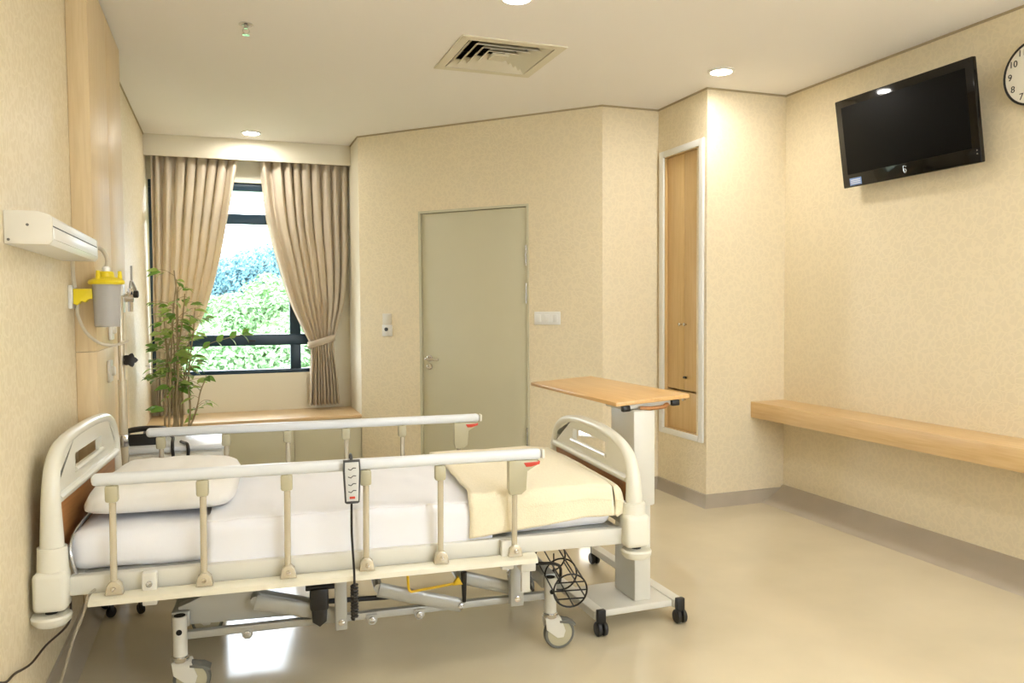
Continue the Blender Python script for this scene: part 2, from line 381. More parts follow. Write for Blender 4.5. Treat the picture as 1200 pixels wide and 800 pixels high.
# ---------------------------------------------------------------- hospital bed (local frame: u head->foot, v near->far, z up)
BO = Vector((-.034, 2.70)); bth = math.radians(-4.35); UC, VC = .49, .485
bc, bs = math.cos(bth), math.sin(bth)
def bw(u, v, z=0): return Vector((BO.x+bc*u-bs*v, BO.y+bs*u+bc*v, z))
bed = thing('hospital_bed', 'cream electric hospital bed with raised side rails and wood-inset ends', 'bed', bw(UC, VC), bth)
OFF = (UC, VC, 0)
def B(): return MB(OFF)
def arch(u, pts, rad, ell): # pts half profile in (v,z) from bottom near up to centre; mirrored
    half = [Vector((u, v, z)) for v, z in pts]; full = half+[Vector((u, 2*VC-p.y, p.z)) for p in reversed(half[:-1])]
    sp = smooth_path(full, 5); n = len(sp); rs = []
    for p in sp:
        t = min(1, max(0, (p.z-pts[0][1])/(pts[-1][1]-pts[0][1]))); rs.append(rad[0]*(1-t)+rad[1]*t)
    return B().tube(sp, rs, 14, ell=ell, up=(1, 0, 0))
def bed_end(which, u, s, zt, zl, zb, blk):
    # u centre plane, s = +1 when the mattress lies towards +u
    if which == 'head': pts = [(.035, .50), (.035, .66), (.038, .77), (.068, .855), (.15, .902), (.30, .918), (VC, .922)]
    else: pts = [(.035, .47), (.035, .60), (.040, .69), (.075, .762), (.165, .807), (.32, .832), (VC, .838)]
    fr = obj(which+'board_frame', arch(u, pts, (.040, .021), (1.0, .85)), 'cream_plastic', bed)
    # upper cream panel around the hand slot
    s0, s1 = .29, .68; sl0, sl1 = (zl+.05, zl+.105); top = pts[-1][1]
    pan = B(); a, b = u-.011, u+.011
    pan.box((a, .05, zl), (b, 2*VC-.05, sl0))
    pan.prism([(.05, sl0), (s0, sl0), (s0, top-.012), (.17, top-.022), (.08, pts[3][1]-.01), (.05, pts[2][1])], a, b, 0)
    pan.prism([(2*VC-.05, sl0), (s1, sl0), (s1, top-.012), (2*VC-.17, top-.022), (2*VC-.08, pts[3][1]-.01), (2*VC-.05, pts[2][1])], a, b, 0)
    pan.box((a, s0, sl1), (b, s1, top-.005))
    po = obj(which+'_panel', pan, 'cream_plastic', bed)
    obj('slot_lip', B().tube([(u+s*.012, s0-.01, sl0), (u+s*.012, s1+.01, sl0)], .009, 8), 'cream_plastic', po)
    obj('cross_bar', B().tube([(u+s*.014, .055, zl), (u+s*.014, 2*VC-.055, zl)], .015, 10), 'cream_plastic', bed)
    obj('wood_inset', B().box((u-.009, .05, zb), (u+.009, 2*VC-.05, zl), .002), 'bed_wood', bed)
    obj('bottom_bar', B().box((u-.02, .05, zb-.035), (u+.02, 2*VC-.05, zb), .006), 'cream_metal', bed)
    z0, z1, zs, zd = blk
    for v, sg in ((.025, 1), (2*VC-.025, -1)):
        blo = obj('corner_block', B().box((u-.05, v-.04, z0), (u+.047, v+.04, z1), .018, 3), 'cream_plastic', bed)
        obj('post_sleeve', B().tube([(u, v+sg*.01, z1-.01), (u, v+sg*.01, zs)], [.046, .043], 14, ell=(1, .9), up=(1, 0, 0)), 'cream_plastic', bed)
        obj('bumper_stem', B().tube([(u-s*.005, v, z0+.005), (u-s*.005, v, zd)], .018, 10), 'black_plastic', blo)
        obj('bumper_disc', B().lathe([(.02, -.030), (.045, -.026), (.056, -.014), (.058, 0), (.054, .006), (.02, .008)], 24, (u-s*.005, v, zd)), 'cream_plastic', blo)
bed_end('head', -.49, 1, .94, .748, .56, (.41, .535, .605, .392))
bed_end('foot', 1.475, -1, .855, .683, .53, (.435, .560, .60, .418))
# deck
for v in (.05, .92):
    obj('deck_beam', B().box((-.447, v-.018, .443), (1.432, v+.018, .505), .006), 'cream_metal', bed)
for u in (-.43, 1.41): obj('deck_cross_beam', B().box((u-.018, .068, .443), (u+.018, .902, .50), .004), 'cream_metal', bed)
for u0, u1 in ((-.41, .25), (.26, .5), (.51, .86), (.87, 1.39)):
    obj('deck_plate', B().box((u0, .07, .488), (u1, .90, .503), .004), 'grey_metal', bed)
# corner wire retainer at the head end
obj('mattress_retainer', B().tube(smooth_path([(-.43, .06, .50), (-.445, .06, .60), (-.445, .25, .635), (-.445, .72, .635), (-.445, .91, .60), (-.43, .91, .50)], 5), .006, 8), 'silver', bed)
# side rails
ZR, ZL = .812, .450
POSTS = (-.31, -.045, .215, .472, .728, .996)
def side_rail(v, out):
    # out = -1 for the near rail (outside towards -v)
    rail = obj('side_rail', B().box((-.367, v-.018, ZR-.019), (1.095, v+.018, ZR+.020), .014, 3), 'rail_white', bed)
    obj('rail_end_cap', B().box((1.095, v-.017, ZR-.017), (1.108, v+.017, ZR+.018), .008, 2), 'cream_plastic', rail)
    obj('lower_rail', B().prism([(v+out*.016, ZL-.030), (v+out*.028, ZL-.026), (v+out*.026, ZL-.010), (v+out*.008, ZL), (v-out*.020, ZL), (v-out*.020, ZL-.030)], -.382, 1.075, 0, .002), 'lower_rail', rail)
    for i, u in enumerate(POSTS):
        obj('rail_post', B().tube([(u-.002, v, ZL), (u+.002, v, ZR-.015)], .0105, 12), 'rail_post', rail)
        if i < 5: obj('post_collar', B().box((u-.019, v-.016, ZR-.072), (u+.019, v+.016, ZR-.018), .008), 'khaki_plastic', rail)
        obj('pivot_foot', B().prism([(u-.026, ZL), (u+.026, ZL), (u+.020, ZL+.03), (u+.008, ZL+.042), (u-.008, ZL+.042), (u-.020, ZL+.03)], v-.017, v+.017, 1, .003), 'rail_post', rail)
        obj('pivot_bolt', B().lathe([(.007, 0), (.007, .006), (.003, .007)], 12, M=Tr(u, v+out*.017, ZL+.02) @ Matrix.Rotation(PI/2*(1 if out < 0 else -1), 4, 'X')), 'chrome', rail)
    u = POSTS[5]
    obj('latch_housing', B().prism([(u-.024, ZR-.018), (u+.085, ZR-.018), (u+.085, ZR-.036), (u+.045, ZR-.058), (u+.040, ZR-.125), (u+.022, ZR-.140), (u-.018, ZR-.140), (u-.024, ZR-.12)], v-.017, v+.017, 1, .004), 'khaki_plastic', rail)
    obj('release_lever', B().prism([(u+.030, ZR-.026), (u+.092, ZR-.024), (u+.090, ZR-.034), (u+.058, ZR-.042), (u+.040, ZR-.042)], v-.019, v+.019, 1, .003), 'red_plastic', rail)
    for u in (-.21, .97):
        obj('mount_plate', B().box((u-.022, min(v, v-out*.04), ZL-.05), (u+.022, max(v, v-out*.03), ZL+.055), .004), 'cream_metal', rail)
    obj('mount_bolt', B().lathe([(.010, 0), (.010, .004), (.004, .006)], 14, M=Tr(-.21, v+out*.001, ZL+.02) @ Matrix.Rotation(PI/2*(1 if out < 0 else -1), 4, 'X')), 'silver', rail)
side_rail(0.0, -1); side_rail(.97, 1)
# base frame and lifting arms
for v in (.22, .75):
    obj('base_rail', B().box((-.16, v-.015, .196), (1.20, v+.015, .222), .004), 'grey_metal', bed)
    obj('base_beam', B().prism([(-.16, .235), (.32, .225), (.32, .262), (.06, .338), (-.05, .345), (-.12, .315), (-.16, .30)], v+.02, v+.07, 1, .004), 'grey_metal', bed)
    for u in (-.15, 1.195):
        leg = obj('caster_leg', B().tube([(u, v-.02, .135), (u, v-.02, .285)], .0235, 16), 'cream_metal', bed)
        obj('leg_opening', B().lathe([(.019, 0), (.019, .001)], 14, (u, v-.02, .2855)), 'dark_hole', leg)
        obj('bolt_hole', B().lathe([(.010, 0), (.010, .002)], 12, M=Tr(u, v-.0437, .235) @ Matrix.Rotation(PI/2, 4, 'X')), 'dark_hole', leg)
        obj('leg_collar', B().lathe([(.027, 0), (.029, .004), (.029, .016), (.026, .02)], 18, (u, v-.02, .128)), 'chrome', leg)
        cu = u+.035
        fork = B()
        for q in (-1, 1):
            fork.prism([(u-.028, .130), (u+.035, .130), (u+.055, .075), (cu+.012, .050), (cu-.012, .048), (u-.022, .085)], v-.02+q*.021-.003, v-.02+q*.021+.003, 1, .002)
        fork.box((u-.026, v-.044, .118), (u+.036, v+.004, .131), .004)
        obj('caster_fork', fork, 'cream_metal', leg)
        RX = Tr(cu, v-.02, .0625) @ Matrix.Rotation(PI/2, 4, 'X')
        obj('caster_tyre', B().lathe([(.050, -.015), (.058, -.014), (.0620, -.008), (.0625, 0), (.0620, .008), (.058, .014), (.050, .015)], 28, M=RX, ring=True), 'grey_rubber', leg)
        obj('caster_hub', B().lathe([(.008, -.0165), (.040, -.0155), (.050, -.013), (.050, .013), (.040, .0155), (.008, .0165)], 24, M=RX), 'khaki_plastic', leg)
        obj('brake_pedal', B().prism([(u+.03, .118), (u+.075, .112), (u+.098, .098), (u+.094, .088), (u+.07, .10), (u+.03, .108)], v-.045, v+.005, 1, .003), 'grey_rubber', leg)
    obj('lift_arm', B().tube([(.10, v-.03, .308), (.40, v-.03, .226)], .027, 12, ell=(1, .35), up=(0, 0, 1)), 'grey_metal', bed)
    obj('lift_arm', B().tube([(.53, v-.03, .308), (.84, v-.03, .216)], .027, 12, ell=(1, .35), up=(0, 0, 1)), 'grey_metal', bed)
    obj('lift_arm', B().tube([(.84, v-.01, .318), (1.04, v-.01, .255)], .026, 12, ell=(1, .35), up=(0, 0, 1)), 'grey_metal', bed)
    for u, z0, z1, w in ((.392, .19, .45, .021), (1.045, .205, .45, .026)):
        br = obj('lift_bracket', B().box((u-w, v-.075, z0), (u+w, v-.045, z1), .005), 'grey_metal', bed)
        obj('bracket_bolt', B().lathe([(.011, 0), (.011, .006), (.005, .008)], 14, M=Tr(u, v-.075, z0+.03) @ Matrix.Rotation(PI/2, 4, 'X')), 'chrome', br)
    for u in (.07, .505, .68):
        tb = obj('pivot_tab', B().prism([(u-.02, .215), (u+.02, .215), (u+.018, .19), (u+.008, .178), (u-.008, .178), (u-.018, .19)], v-.024, v-.016, 1), 'grey_metal', bed)
        obj('pivot_pin', B().lathe([(.012, 0), (.012, .008), (.006, .010)], 14, M=Tr(u, v-.024, .197) @ Matrix.Rotation(PI/2, 4, 'X')), 'silver', tb)
    obj('arm_pin', B().lathe([(.011, 0), (.011, .008), (.006, .010)], 14, M=Tr(.835, v-.038, .217) @ Matrix.Rotation(PI/2, 4, 'X')), 'silver', bed)
for u in (-.15, 1.195): obj('base_cross_beam', B().box((u-.03, .22, .235), (u+.03, .75, .29), .006), 'grey_metal', bed)
for u in (.10, .53, .84): obj('lift_shaft', B().tube([(u, .19, .312), (u, .75, .312)], .017, 10), 'grey_metal', bed)
obj('lift_motor', B().box((.285, .15, .265), (.350, .25, .345), .010).prism([(.290, .268), (.345, .268), (.342, .225), (.318, .207), (.293, .225)], .155, .245, 1, .004).box((.27, .16, .338), (.40, .24, .352), .004), 'black_plastic', bed)
obj('actuator_rod', B().tube([(.35, .30, .245), (.62, .30, .235)], .010, 8), 'black_plastic', bed)
obj('actuator_rod', B().tube([(.845, .17, .35), (.845, .17, .235)], [.012, .007], 8), 'black_plastic', bed)
obj('crank_lever', B().tube(smooth_path([(.632, .15, .375), (.634, .15, .318), (.642, .15, .305), (.66, .15, .304), (.82, .15, .318)], 3), .005, 8).prism([(.795, .312), (.835, .312), (.818, .345)], .14, .16, 1, .003), 'yellow_rod', bed)
obj('rail_bracket', B().box((1.02, .0, .385), (1.075, .06, .42), .004).box((1.03, .03, .30), (1.062, .05, .39), .003), 'cream_metal', bed)
obj('loop_hook', B().tube(smooth_path([(1.10, .12, .27), (1.085, .11, .30), (1.085, .10, .365), (1.11, .09, .38), (1.19, .08, .37), (1.20, .10, .30)], 4), .006, 8), 'black_wire', bed)

# ---------------------------------------------------------------- bedding
def softbox(a, b, r, div, amp=0, fr=6, seed=0, squash=None):
    """rounded box as a dense closed mesh with soft noise"""
    mb = MB(OFF); a = Vector(a); b = Vector(b); n = [max(2, int((b[i]-a[i])/div)) for i in range(3)]
    bm = bmesh.new(); vid = {}
    def V(i, j, k):
        if (i, j, k) not in vid:
            p = Vector([a[q]+(b[q]-a[q])*t/n[q] for q, t in enumerate((i, j, k))])
            c = Vector([min(max(p[q], a[q]+r), b[q]-r) for q in range(3)]); d = p-c
            if d.length > 1e-7: p = c+d.normalized()*r*min(1, d.length/r*1.0 if (sum(1 for q in range(3) if abs(d[q]) > 1e-6) == 1) else 1)
            if amp:
                nv = noise.noise_vector(p*fr+Vector((seed, seed*2, 0))); p = p+Vector((nv.x*.4, nv.y*.4, nv.z))*amp
            if squash: p = squash(p)
            vid[(i, j, k)] = bm.verts.new(p)
        return vid[(i, j, k)]
    for ax in range(3):
        o = [q for q in range(3) if q != ax]
        for side in (0, n[ax]):
            for i in range(n[o[0]]):
                for j in range(n[o[1]]):
                    idx = []
                    for di, dj in ((0, 0), (1, 0), (1, 1), (0, 1)):
                        t = [0, 0, 0]; t[ax] = side; t[o[0]] = i+di; t[o[1]] = j+dj; idx.append(V(*t))
                    try: bm.faces.new(idx)
                    except ValueError: pass
    bmesh.ops.recalc_face_normals(bm, faces=bm.faces[:]); bm.verts.index_update()
    mb.add([tuple(v.co) for v in bm.verts], [tuple(v.index for v in f.verts) for f in bm.faces]); bm.free(); return mb
BM = bed.matrix_basis.copy()
def on_bed(name, label, cat, mb, m, solid=0, z=0):
    """a thing of its own lying on the bed: same local axes"""
    o = obj(name, mb, m, None, solid=solid, angle=80); o.location = bw(UC, VC, 0); o.rotation_euler = (0, 0, bth); return tag(o, label, cat)
on_bed('mattress', 'mattress in a white fitted sheet on the hospital bed', 'mattress', softbox((-.46, .065, .505), (1.405, .90, .635), .045, .028, .006, 7, 3), 'linen')
def drape(u0, u1, prof_fn, nu, nv, wob):
    def fn(s, t):
        u = u0+(u1-u0)*s; v, z = prof_fn(s, t)
        p = Vector((u, v, z)); nz = noise.noise_vector(Vector((u*7, v*7, z*9+4))); n2 = noise.noise(Vector((u*16, v*5, z*3)))
        return (u+nz.x*wob*.7+(.012*noise.noise(Vector((v*9, z*9, 1))) if s in (0, 1) else 0), v+nz.y*wob*.6, z+nz.z*wob*.6+n2*wob*.35)
    return MB(OFF).grid(fn, nu, nv)
def sec(hem_n, hem_f, vn, vf, top, r=.035):
    pts = [(vn, hem_n), (vn, (hem_n+top)/2), (vn, top-r), (vn+r*.3, top-r*.3), (vn+r, top), (vn+.25, top+.006), ((vn+vf)/2, top+.008), (vf-.25, top+.006), (vf-r, top), (vf-r*.3, top-r*.3), (vf, top-r), (vf, hem_f)]
    return [(p.x, p.y) for p in smooth_path([(a, b, 0) for a, b in pts], 4)]
def sheet_prof(s, t):
    S = sec(.487+.006*math.sin(s*9), .50, .055, .912, .645); k = t*(len(S)-1); i = min(int(k), len(S)-2); f = k-i
    return S[i][0]*(1-f)+S[i+1][0]*f, S[i][1]*(1-f)+S[i+1][1]*f
on_bed('bed_sheet', 'white cotton top sheet hanging over the near mattress edge', 'sheet', drape(-.04, .93, sheet_prof, 52, 60, .012), 'linen', .004)
def blanket_prof(s, t):
    top = .672-(.012*max(0, (s-.8)/.2)**2); hem = .512+.04*min(1, s*1.3)
    if s > .86: q = (s-.86)/.14; top -= .0*q
    S = sec(hem, .53, .044-.004*math.sin(s*14), .922, top, .045); k = t*(len(S)-1); i = min(int(k), len(S)-2); f = k-i
    return S[i][0]*(1-f)+S[i+1][0]*f, S[i][1]*(1-f)+S[i+1][1]*f
def blanket_mesh():
    mb = drape(.845, 1.40, blanket_prof, 34, 64, .006)
    # foot end folded down
    nv = 64; last = mb.v[34*(nv+1):]
    def fn(s, t):
        j = int(round(t*nv)); p = Vector(last[j])+Vector(OFF); vv, zz = p.y, p.z
        a = s*PI/2 if s < .5 else PI/4+(s-.5)*PI/2
        k = max(0, (zz-.545))
        return (1.40+.034*math.sin(min(1, s*1.6)*PI/2)*min(1, k/.05), vv, zz-k*.9*max(0, s-.15)**1.4)
    mb.grid(fn, 8, nv); return mb
on_bed('blanket', 'cream woven blanket folded over the foot of the bed', 'blanket', blanket_mesh(), 'blanket', .010)
def pillow_mesh():
    mb = MB(OFF); u0, u1, v0, v1 = -.445, .035, .125, .82; nu, nv = 30, 36
    def hh(s, t):
        a = abs(2*s-1); b = abs(2*t-1); e = (max(0, 1-a**3.6)*max(0, 1-b**4.5))**.42; return e
    def surf(sg):
        def fn(s, t):
            e = hh(s, t); pin = 1-.05*(1-abs(2*s-1)**2)*abs(2*t-1)**4
            a_, b_ = 2*s-1, 2*t-1; u = (u0+u1)/2+(u1-u0)/2*a_*(1-.10*b_**6); v = (v0+v1)/2+(v1-v0)/2*b_*(1-.07*a_**6)*pin
            z = .682+sg*e*(.074 if sg > 0 else .036)+.012*math.sin(3*s+5*t)*(1-e)
            nz = noise.noise(Vector((u*8, v*8, 2)))*.010*e+noise.noise(Vector((u*20, v*6, 5)))*.005*e
            return (u, v, z+(nz if sg > 0 else 0))
        return fn
    mb.grid(surf(1), nu, nv); mb.grid(surf(-1), nu, nv)
    bm = bmesh.new(); V = [bm.verts.new(p) for p in mb.v]
    for f in mb.f: bm.faces.new([V[i] for i in f])
    bmesh.ops.remove_doubles(bm, verts=bm.verts[:], dist=1e-4); bm.verts.index_update()
    mb.v = [tuple(v.co) for v in bm.verts]; mb.f = [tuple(v.index for v in f.verts) for f in bm.faces]; bm.free(); return mb
on_bed('pillow', 'plump white pillow against the headboard', 'pillow', pillow_mesh(), 'pillow_linen')

# handset on the near rail
hs = thing('bed_remote', 'grey bed control handset hanging from the near side rail', 'remote', bw(.424, -.035, .69), bth)
obj('casing', MB().prism([(-.027, .145), (.027, .145), (.029, .11), (.024, .004), (.018, 0), (-.018, 0), (-.024, .004), (-.029, .11)], -.012, .012, 1, .005), 'icon_dark', hs)
fp = obj('face_plate', MB().prism([(-.022, .140), (.022, .140), (.023, .11), (.019, .010), (-.019, .010), (-.023, .11)], -.0145, -.012, 1, .001), 'screen_grey', hs)
for z in (.118, .092, .066, .043):
    obj('button_icon', MB().tube([(-.013, -.015, z), (-.004, -.015, z-.004), (.004, -.015, z+.003), (.013, -.015, z+.002)], .0016, 5), 'icon_dark', fp)
obj('red_mark', MB().box((-.009, -.0155, .018), (.009, -.0145, .026), .0005), 'red_plastic', fp)
obj('hook', MB().tube(smooth_path([(0, .010, .12), (0, .014, .152), (0, .035, .156), (0, .058, .150), (0, .060, .12)], 4), .005, 8), 'icon_dark', hs)
obj('cable', MB().tube(smooth_path([(-.002, 0, .002), (-.003, 0, -.10), (.002, -.005, -.22), (.003, -.003, -.28)], 5), .004, 8), 'black_wire', hs)
coil = [(.003+.010*math.cos(a*.9), .01+.010*math.sin(a*.9), -.28-.115*a/75) for a in range(76)]
obj('coiled_cable', MB().tube(coil, .0045, 6), 'black_wire', hs)

# wire cage under the foot end
ca = bw(1.262, .40, .300); cb_ = bw(1.228, .06, .277)
cg = thing('wire_basket', 'black wire bottle cage slung under the foot of the bed', 'basket', (cb_.x, cb_.y, 0))
ax = (cb_-ca).normalized(); s1 = ax.cross(Vector((0, 0, 1))).normalized(); s2 = s1.cross(ax)
loc = Vector((cb_.x, cb_.y, 0)); Rr = .064
def ringp(t, r=Rr, n=28): c = ca+(cb_-ca)*t; return [c+s1*(r*math.cos(2*PI*k/n))+s2*(r*math.sin(2*PI*k/n)) for k in range(n)]
for t in (0, .55, 1): obj('ring', MB(loc).tube(ringp(t), .0035, 6, closed=True), 'black_wire', cg)
for k in range(0, 28, 4): obj('bar', MB(loc).tube([ringp(0)[k], ringp(1)[k]], .003, 6), 'black_wire', cg)
for q in (-.5, 0, .5):
    w = math.sqrt(1-q*q); obj('end_wire', MB(loc).tube([cb_+s2*(q*Rr)-s1*(w*Rr), cb_+s2*(q*Rr)+s1*(w*Rr)], .003, 6), 'black_wire', cg)
obj('hanger', MB(loc).tube([ringp(.2)[21], ringp(.2)[21]+Vector((0, 0, .10))], .003, 6), 'black_wire', cg)

# ---------------------------------------------------------------- overbed table
tb = thing('overbed_table', 'wheeled overbed table with wood top at the foot of the bed', 'table', (1.60, 3.25, 0)); O = Vector((1.60, 3.25, 0))
for x in (1.412, 1.782): obj('base_leg', MB(O).box((x-.025, 2.86, .062), (x+.025, 3.66, .098), .006), 'cream_metal', tb)
obj('base_plate', MB(O).box((1.437, 2.87, .066), (1.757, 3.16, .094), .004), 'cream_metal', tb)
obj('column_lower', MB(O).box((1.598, 2.905, .094), (1.676, 3.09, .56), .008), 'cream_metal', tb)
obj('column_sleeve', MB(O).box((1.588, 2.893, .50), (1.69, 3.105, .905), .010), 'cream_metal', tb)
tl = math.radians(-3.4); TM = Tr(1.507, 2.895, .925) @ Matrix.Rotation(tl, 4, 'Y')
top = obj('table_top', MB(O).box((0, 0, 0), (.352, .965, .018), .004, M=TM), 'table_wood', tb)
obj('top_bracket', MB(O).box((.05, .03, -.024), (.30, .20, 0), .004, M=TM), 'cream_metal', tb)
for x in (.055, .292): obj('bracket_cap', MB(O).box((x-.018, .012, -.028), (x+.018, .035, -.003), .004, M=TM), 'black_plastic', tb)
obj('height_lever', MB(O).tube([(.12, .018, -.020), (.16, .002, -.024), (.225, .002, -.024), (.25, .018, -.018)], .012, 8, ell=(.7, 1), M=TM), 'bed_wood', tb)
for x in (1.412, 1.782):
    for y, sg in ((2.86, -1), (3.66, 1)):
        c = obj('caster_stem', MB(O).box((x-.018, y-.012+sg*.012, .045), (x+.018, y+.012+sg*.012, .108), .004), 'black_plastic', tb)
        for q in (-1, 1):
            obj('caster_wheel', MB(O).lathe([(.006, -.011), (.024, -.010), (.029, -.006), (.030, 0), (.029, .006), (.024, .010), (.006, .011)], 20, M=Tr(x+q*.013, y+sg*.012, .030) @ Matrix.Rotation(PI/2, 4, 'Y')), 'black_plastic', c)

# ---------------------------------------------------------------- long shelf, cupboard, television, clock
tag(obj('wall_shelf', MB((XR-.14, 1.6, .585)).box((3.318, -1.2, .585), (XR-.001, YC-.001, .692), .004), 'shelf_wood', None, (XR-.14, 1.6, .585)), 'long thick light-wood shelf fixed along the right wall', 'shelf')
cu = thing('framed_cupboard', 'tall white-framed wooden cupboard recessed in the wall', 'cupboard', (XC, 4.73, .467)); O = Vector((XC, 4.73, .467))
y0, y1, z0, z1 = YC+.075, YC+.525, .467, 2.39
def fbar(a, b): return obj('frame_bar', MB(O).box((XC-.016, a[0], a[1]), (XC-.001, b[0], b[1]), .003), 'white_plastic', cu)
fbar((y0-.05, z0-.04), (y0, z1+.045)); fbar((y1, z0-.04), (y1+.055, z1+.045)); fbar((y0, z0-.04), (y1, z0)); fbar((y0, z1), (y1, z1+.045))
rv = MB(O); rv.box((XC, y0, z0), (XC+.10, y0+.004, z1)).box((XC, y1-.004, z0), (XC+.10, y1, z1)).box((XC, y0, z0), (XC+.10, y1, z0+.004)).box((XC, y0, z1-.004), (XC+.10, y1, z1)).box((XC+.095, y0, z0), (XC+.11, y1, z1))
obj('reveal', rv, 'cabinet_wood', cu)
ys = 4.735; zs = .748
d1 = obj('cupboard_door', MB(O).box((XC+.022, y0+.006, zs+.006), (XC+.04, ys-.0015, z1-.006), .002), 'cabinet_wood', cu)
d2 = obj('cupboard_door', MB(O).box((XC+.022, ys+.0015, zs+.006), (XC+.04, y1-.006, z1-.006), .002), 'cabinet_wood', cu)
d3 = obj('drawer_front', MB(O).box((XC+.022, y0+.006, z0+.006), (XC+.04, y1-.006, zs-.006), .002), 'cabinet_wood', cu)
def knob(y, z, par): obj('knob', MB(O).lathe([(.006, 0), (.006, .012), (.011, .016), (.012, .022), (.008, .026)], 14, M=Tr(XC+.022, y, z) @ Matrix.Rotation(-PI/2, 4, 'Y')), 'chrome', par)
knob(ys-.03, 1.21, d1); knob(ys+.03, 1.21, d2); knob(ys-.02, .69, d3)
obj('catch', MB(O).box((XC+.008, ys-.035, .835), (XC+.022, ys-.005, .85), .003), 'black_plastic', d1)

tv = thing('television', 'black flat-screen television tilted down on the right wall', 'television', (XR, 3.33, 2.2))
T0 = Vector((3.5, 3.33, 2.03)); tilt = math.atan2(.076, .507); TL = .51
# local frame: X along wall (-y -> +), Y out into the room, Z up the tilted screen
ez = Vector((-math.sin(tilt), 0, math.cos(tilt))); ey = Vector((-math.cos(tilt), 0, -math.sin(tilt))); exx = Vector((0, 1, 0))
TVM = Matrix(((exx.x, ey.x, ez.x, T0.x-XR), (exx.y, ey.y, ez.y, T0.y-3.33), (exx.z, ey.z, ez.z, T0.z-2.2), (0, 0, 0, 1)))
hw = .458
obj('rear_housing', MB().box((-hw+.03, -.055, .04), (hw-.03, -.02, TL-.04), .02, M=TVM), 'black_plastic', tv)
bz = obj('bezel', MB().box((-hw, -.022, 0), (hw, .006, TL), .006, M=TVM), 'tv_black', tv)
obj('screen', MB().box((-hw+.045, .0055, .075), (hw-.045, .0072, TL-.045), .0004, M=TVM), 'tv_screen', tv)
lg = MB(); lg.tube([(.008*math.cos(a*PI/8), .0075, .034+.010*math.sin(a*PI/8)) for a in range(16)], .002, 6, closed=True, M=TVM)
lg.tube([(.010, .0075, .034), (.010, .0075, .062), (-.012, .0075, .056)], .002, 6, M=TVM)
obj('maker_logo', lg, 'silver', bz)
st = obj('corner_sticker', MB().box((hw-.145, .006, .010), (hw-.055, .0072, .052), .0003, M=TVM), 'sticker_blue', bz)
for z in (.018, .028, .038): obj('sticker_line', MB().box((hw-.137, .0072, z), (hw-.063, .0076, z+.005), M=TVM), 'sticker_white', bz)
for z in (.045, .062): obj('indicator', MB().lathe([(.004, 0), (.004, .002), (.002, .003)], 10, M=TVM @ Tr(-hw+.018, .006, z) @ Matrix.Rotation(-PI/2, 4, 'X')), 'silver', bz)
obj('wall_bracket', MB().box((-.012, -.12, 2.16-2.2), (-.001, .12, 2.46-2.2), .003).box((-.10, -.06, .04), (-.01, -.03, .10), .003).box((-.10, .03, .04), (-.01, .06, .10), .003), 'black_plastic', tv)

ck = thing('wall_clock', 'round white wall clock with black rim beside the television', 'clock', (XR, 2.665, 2.415)); CR = .153
CM = Matrix.Rotation(-PI/2, 4, 'Y')     # lathe axis towards -x
obj('rim', MB().lathe([(CR-.006, .001), (CR, .004), (CR, .032), (CR-.004, .036), (CR-.010, .034), (CR-.012, .026)], 48, M=CM, ring=True), 'black_plastic', ck)
fc = obj('dial', MB().lathe([(CR-.008, .001), (CR-.008, .030), (.001, .0305)], 48, M=CM), 'clock_face', ck)
def glyph(text, size):
    cu_ = bpy.data.curves.new('glyph', 'FONT'); cu_.body = text; cu_.size = size; cu_.align_x = 'CENTER'; cu_.align_y = 'CENTER'; cu_.extrude = .0006
    t = bpy.data.objects.new('glyph', cu_); COL.objects.link(t); dg = bpy.context.evaluated_depsgraph_get(); dg.update()
    me = bpy.data.meshes.new_from_object(t.evaluated_get(dg)); bpy.data.objects.remove(t); return me
for h in range(1, 13):
    a = h*PI/6; me = glyph(str(h), .044); me.materials.append(MATS['black_plastic']) if not me.materials else None
    o = bpy.data.objects.new('numeral', me); link(o, fc)
    # reading direction: viewer looks towards +x, so right is -y
    o.matrix_basis = Matrix(((0, 0, -1, -.0312), (-1, 0, 0, -.118*math.sin(a)), (0, 1, 0, .118*math.cos(a)), (0, 0, 0, 1)))
for nm, a, L, w in (('hour_hand', 4.3*PI/6, .07, .006), ('minute_hand', 2*PI*12/60, .10, .004)):
    q = Matrix(((0, 0, -1, -.033), (-1, 0, 0, 0), (0, 1, 0, 0), (0, 0, 0, 1))) @ Matrix.Rotation(-a, 4, 'Z')
    obj(nm, MB().box((-w/2, -.015, 0), (w/2, L, .0015), M=q), 'black_plastic', ck)

# ---------------------------------------------------------------- ceiling fittings
dfs = thing('air_diffuser', 'square cream louvred air diffuser in the ceiling', 'vent', ((VX0+VX1)/2, (VY0+VY1)/2, H)); hx = (VX1-VX0)/2
def sqring(mb, a, b, za, zb, t=.0):
    """sloping square ring from half-width a at za to half-width b at zb with thickness t"""
    P = lambda h, z: [(-h, -h, z), (h, -h, z), (h, h, z), (-h, h, z)]
    vs = P(a, za)+P(b, zb)+P(b, zb+t)+P(a, za+t)
    fs = [(i+4*k, (i+1) % 4+4*k, (i+1) % 4+4*((k+1) % 4), i+4*((k+1) % 4)) for k in range(4) for i in range(4)]
    return mb.add(vs, fs)
fl = MB(); sqring(fl, .297, .245, -.008, -.008, .0078); obj('flange', fl, 'diffuser', dfs)
for a in (.238, .190, .142, .094):
    bl = MB(); sqring(bl, a, a-.043, -.006, .028, .003); obj('louvre', bl, 'diffuser', dfs)
ctr = MB(); sqring(ctr, .048, .0445, -.006, .006, .002); ctr.box((-.046, -.046, -.006), (.046, .046, -.003)); obj('centre_plate', ctr, 'diffuser', dfs)
pl = MB(); pl.box((-hx, -hx, .22), (hx, hx, .225))
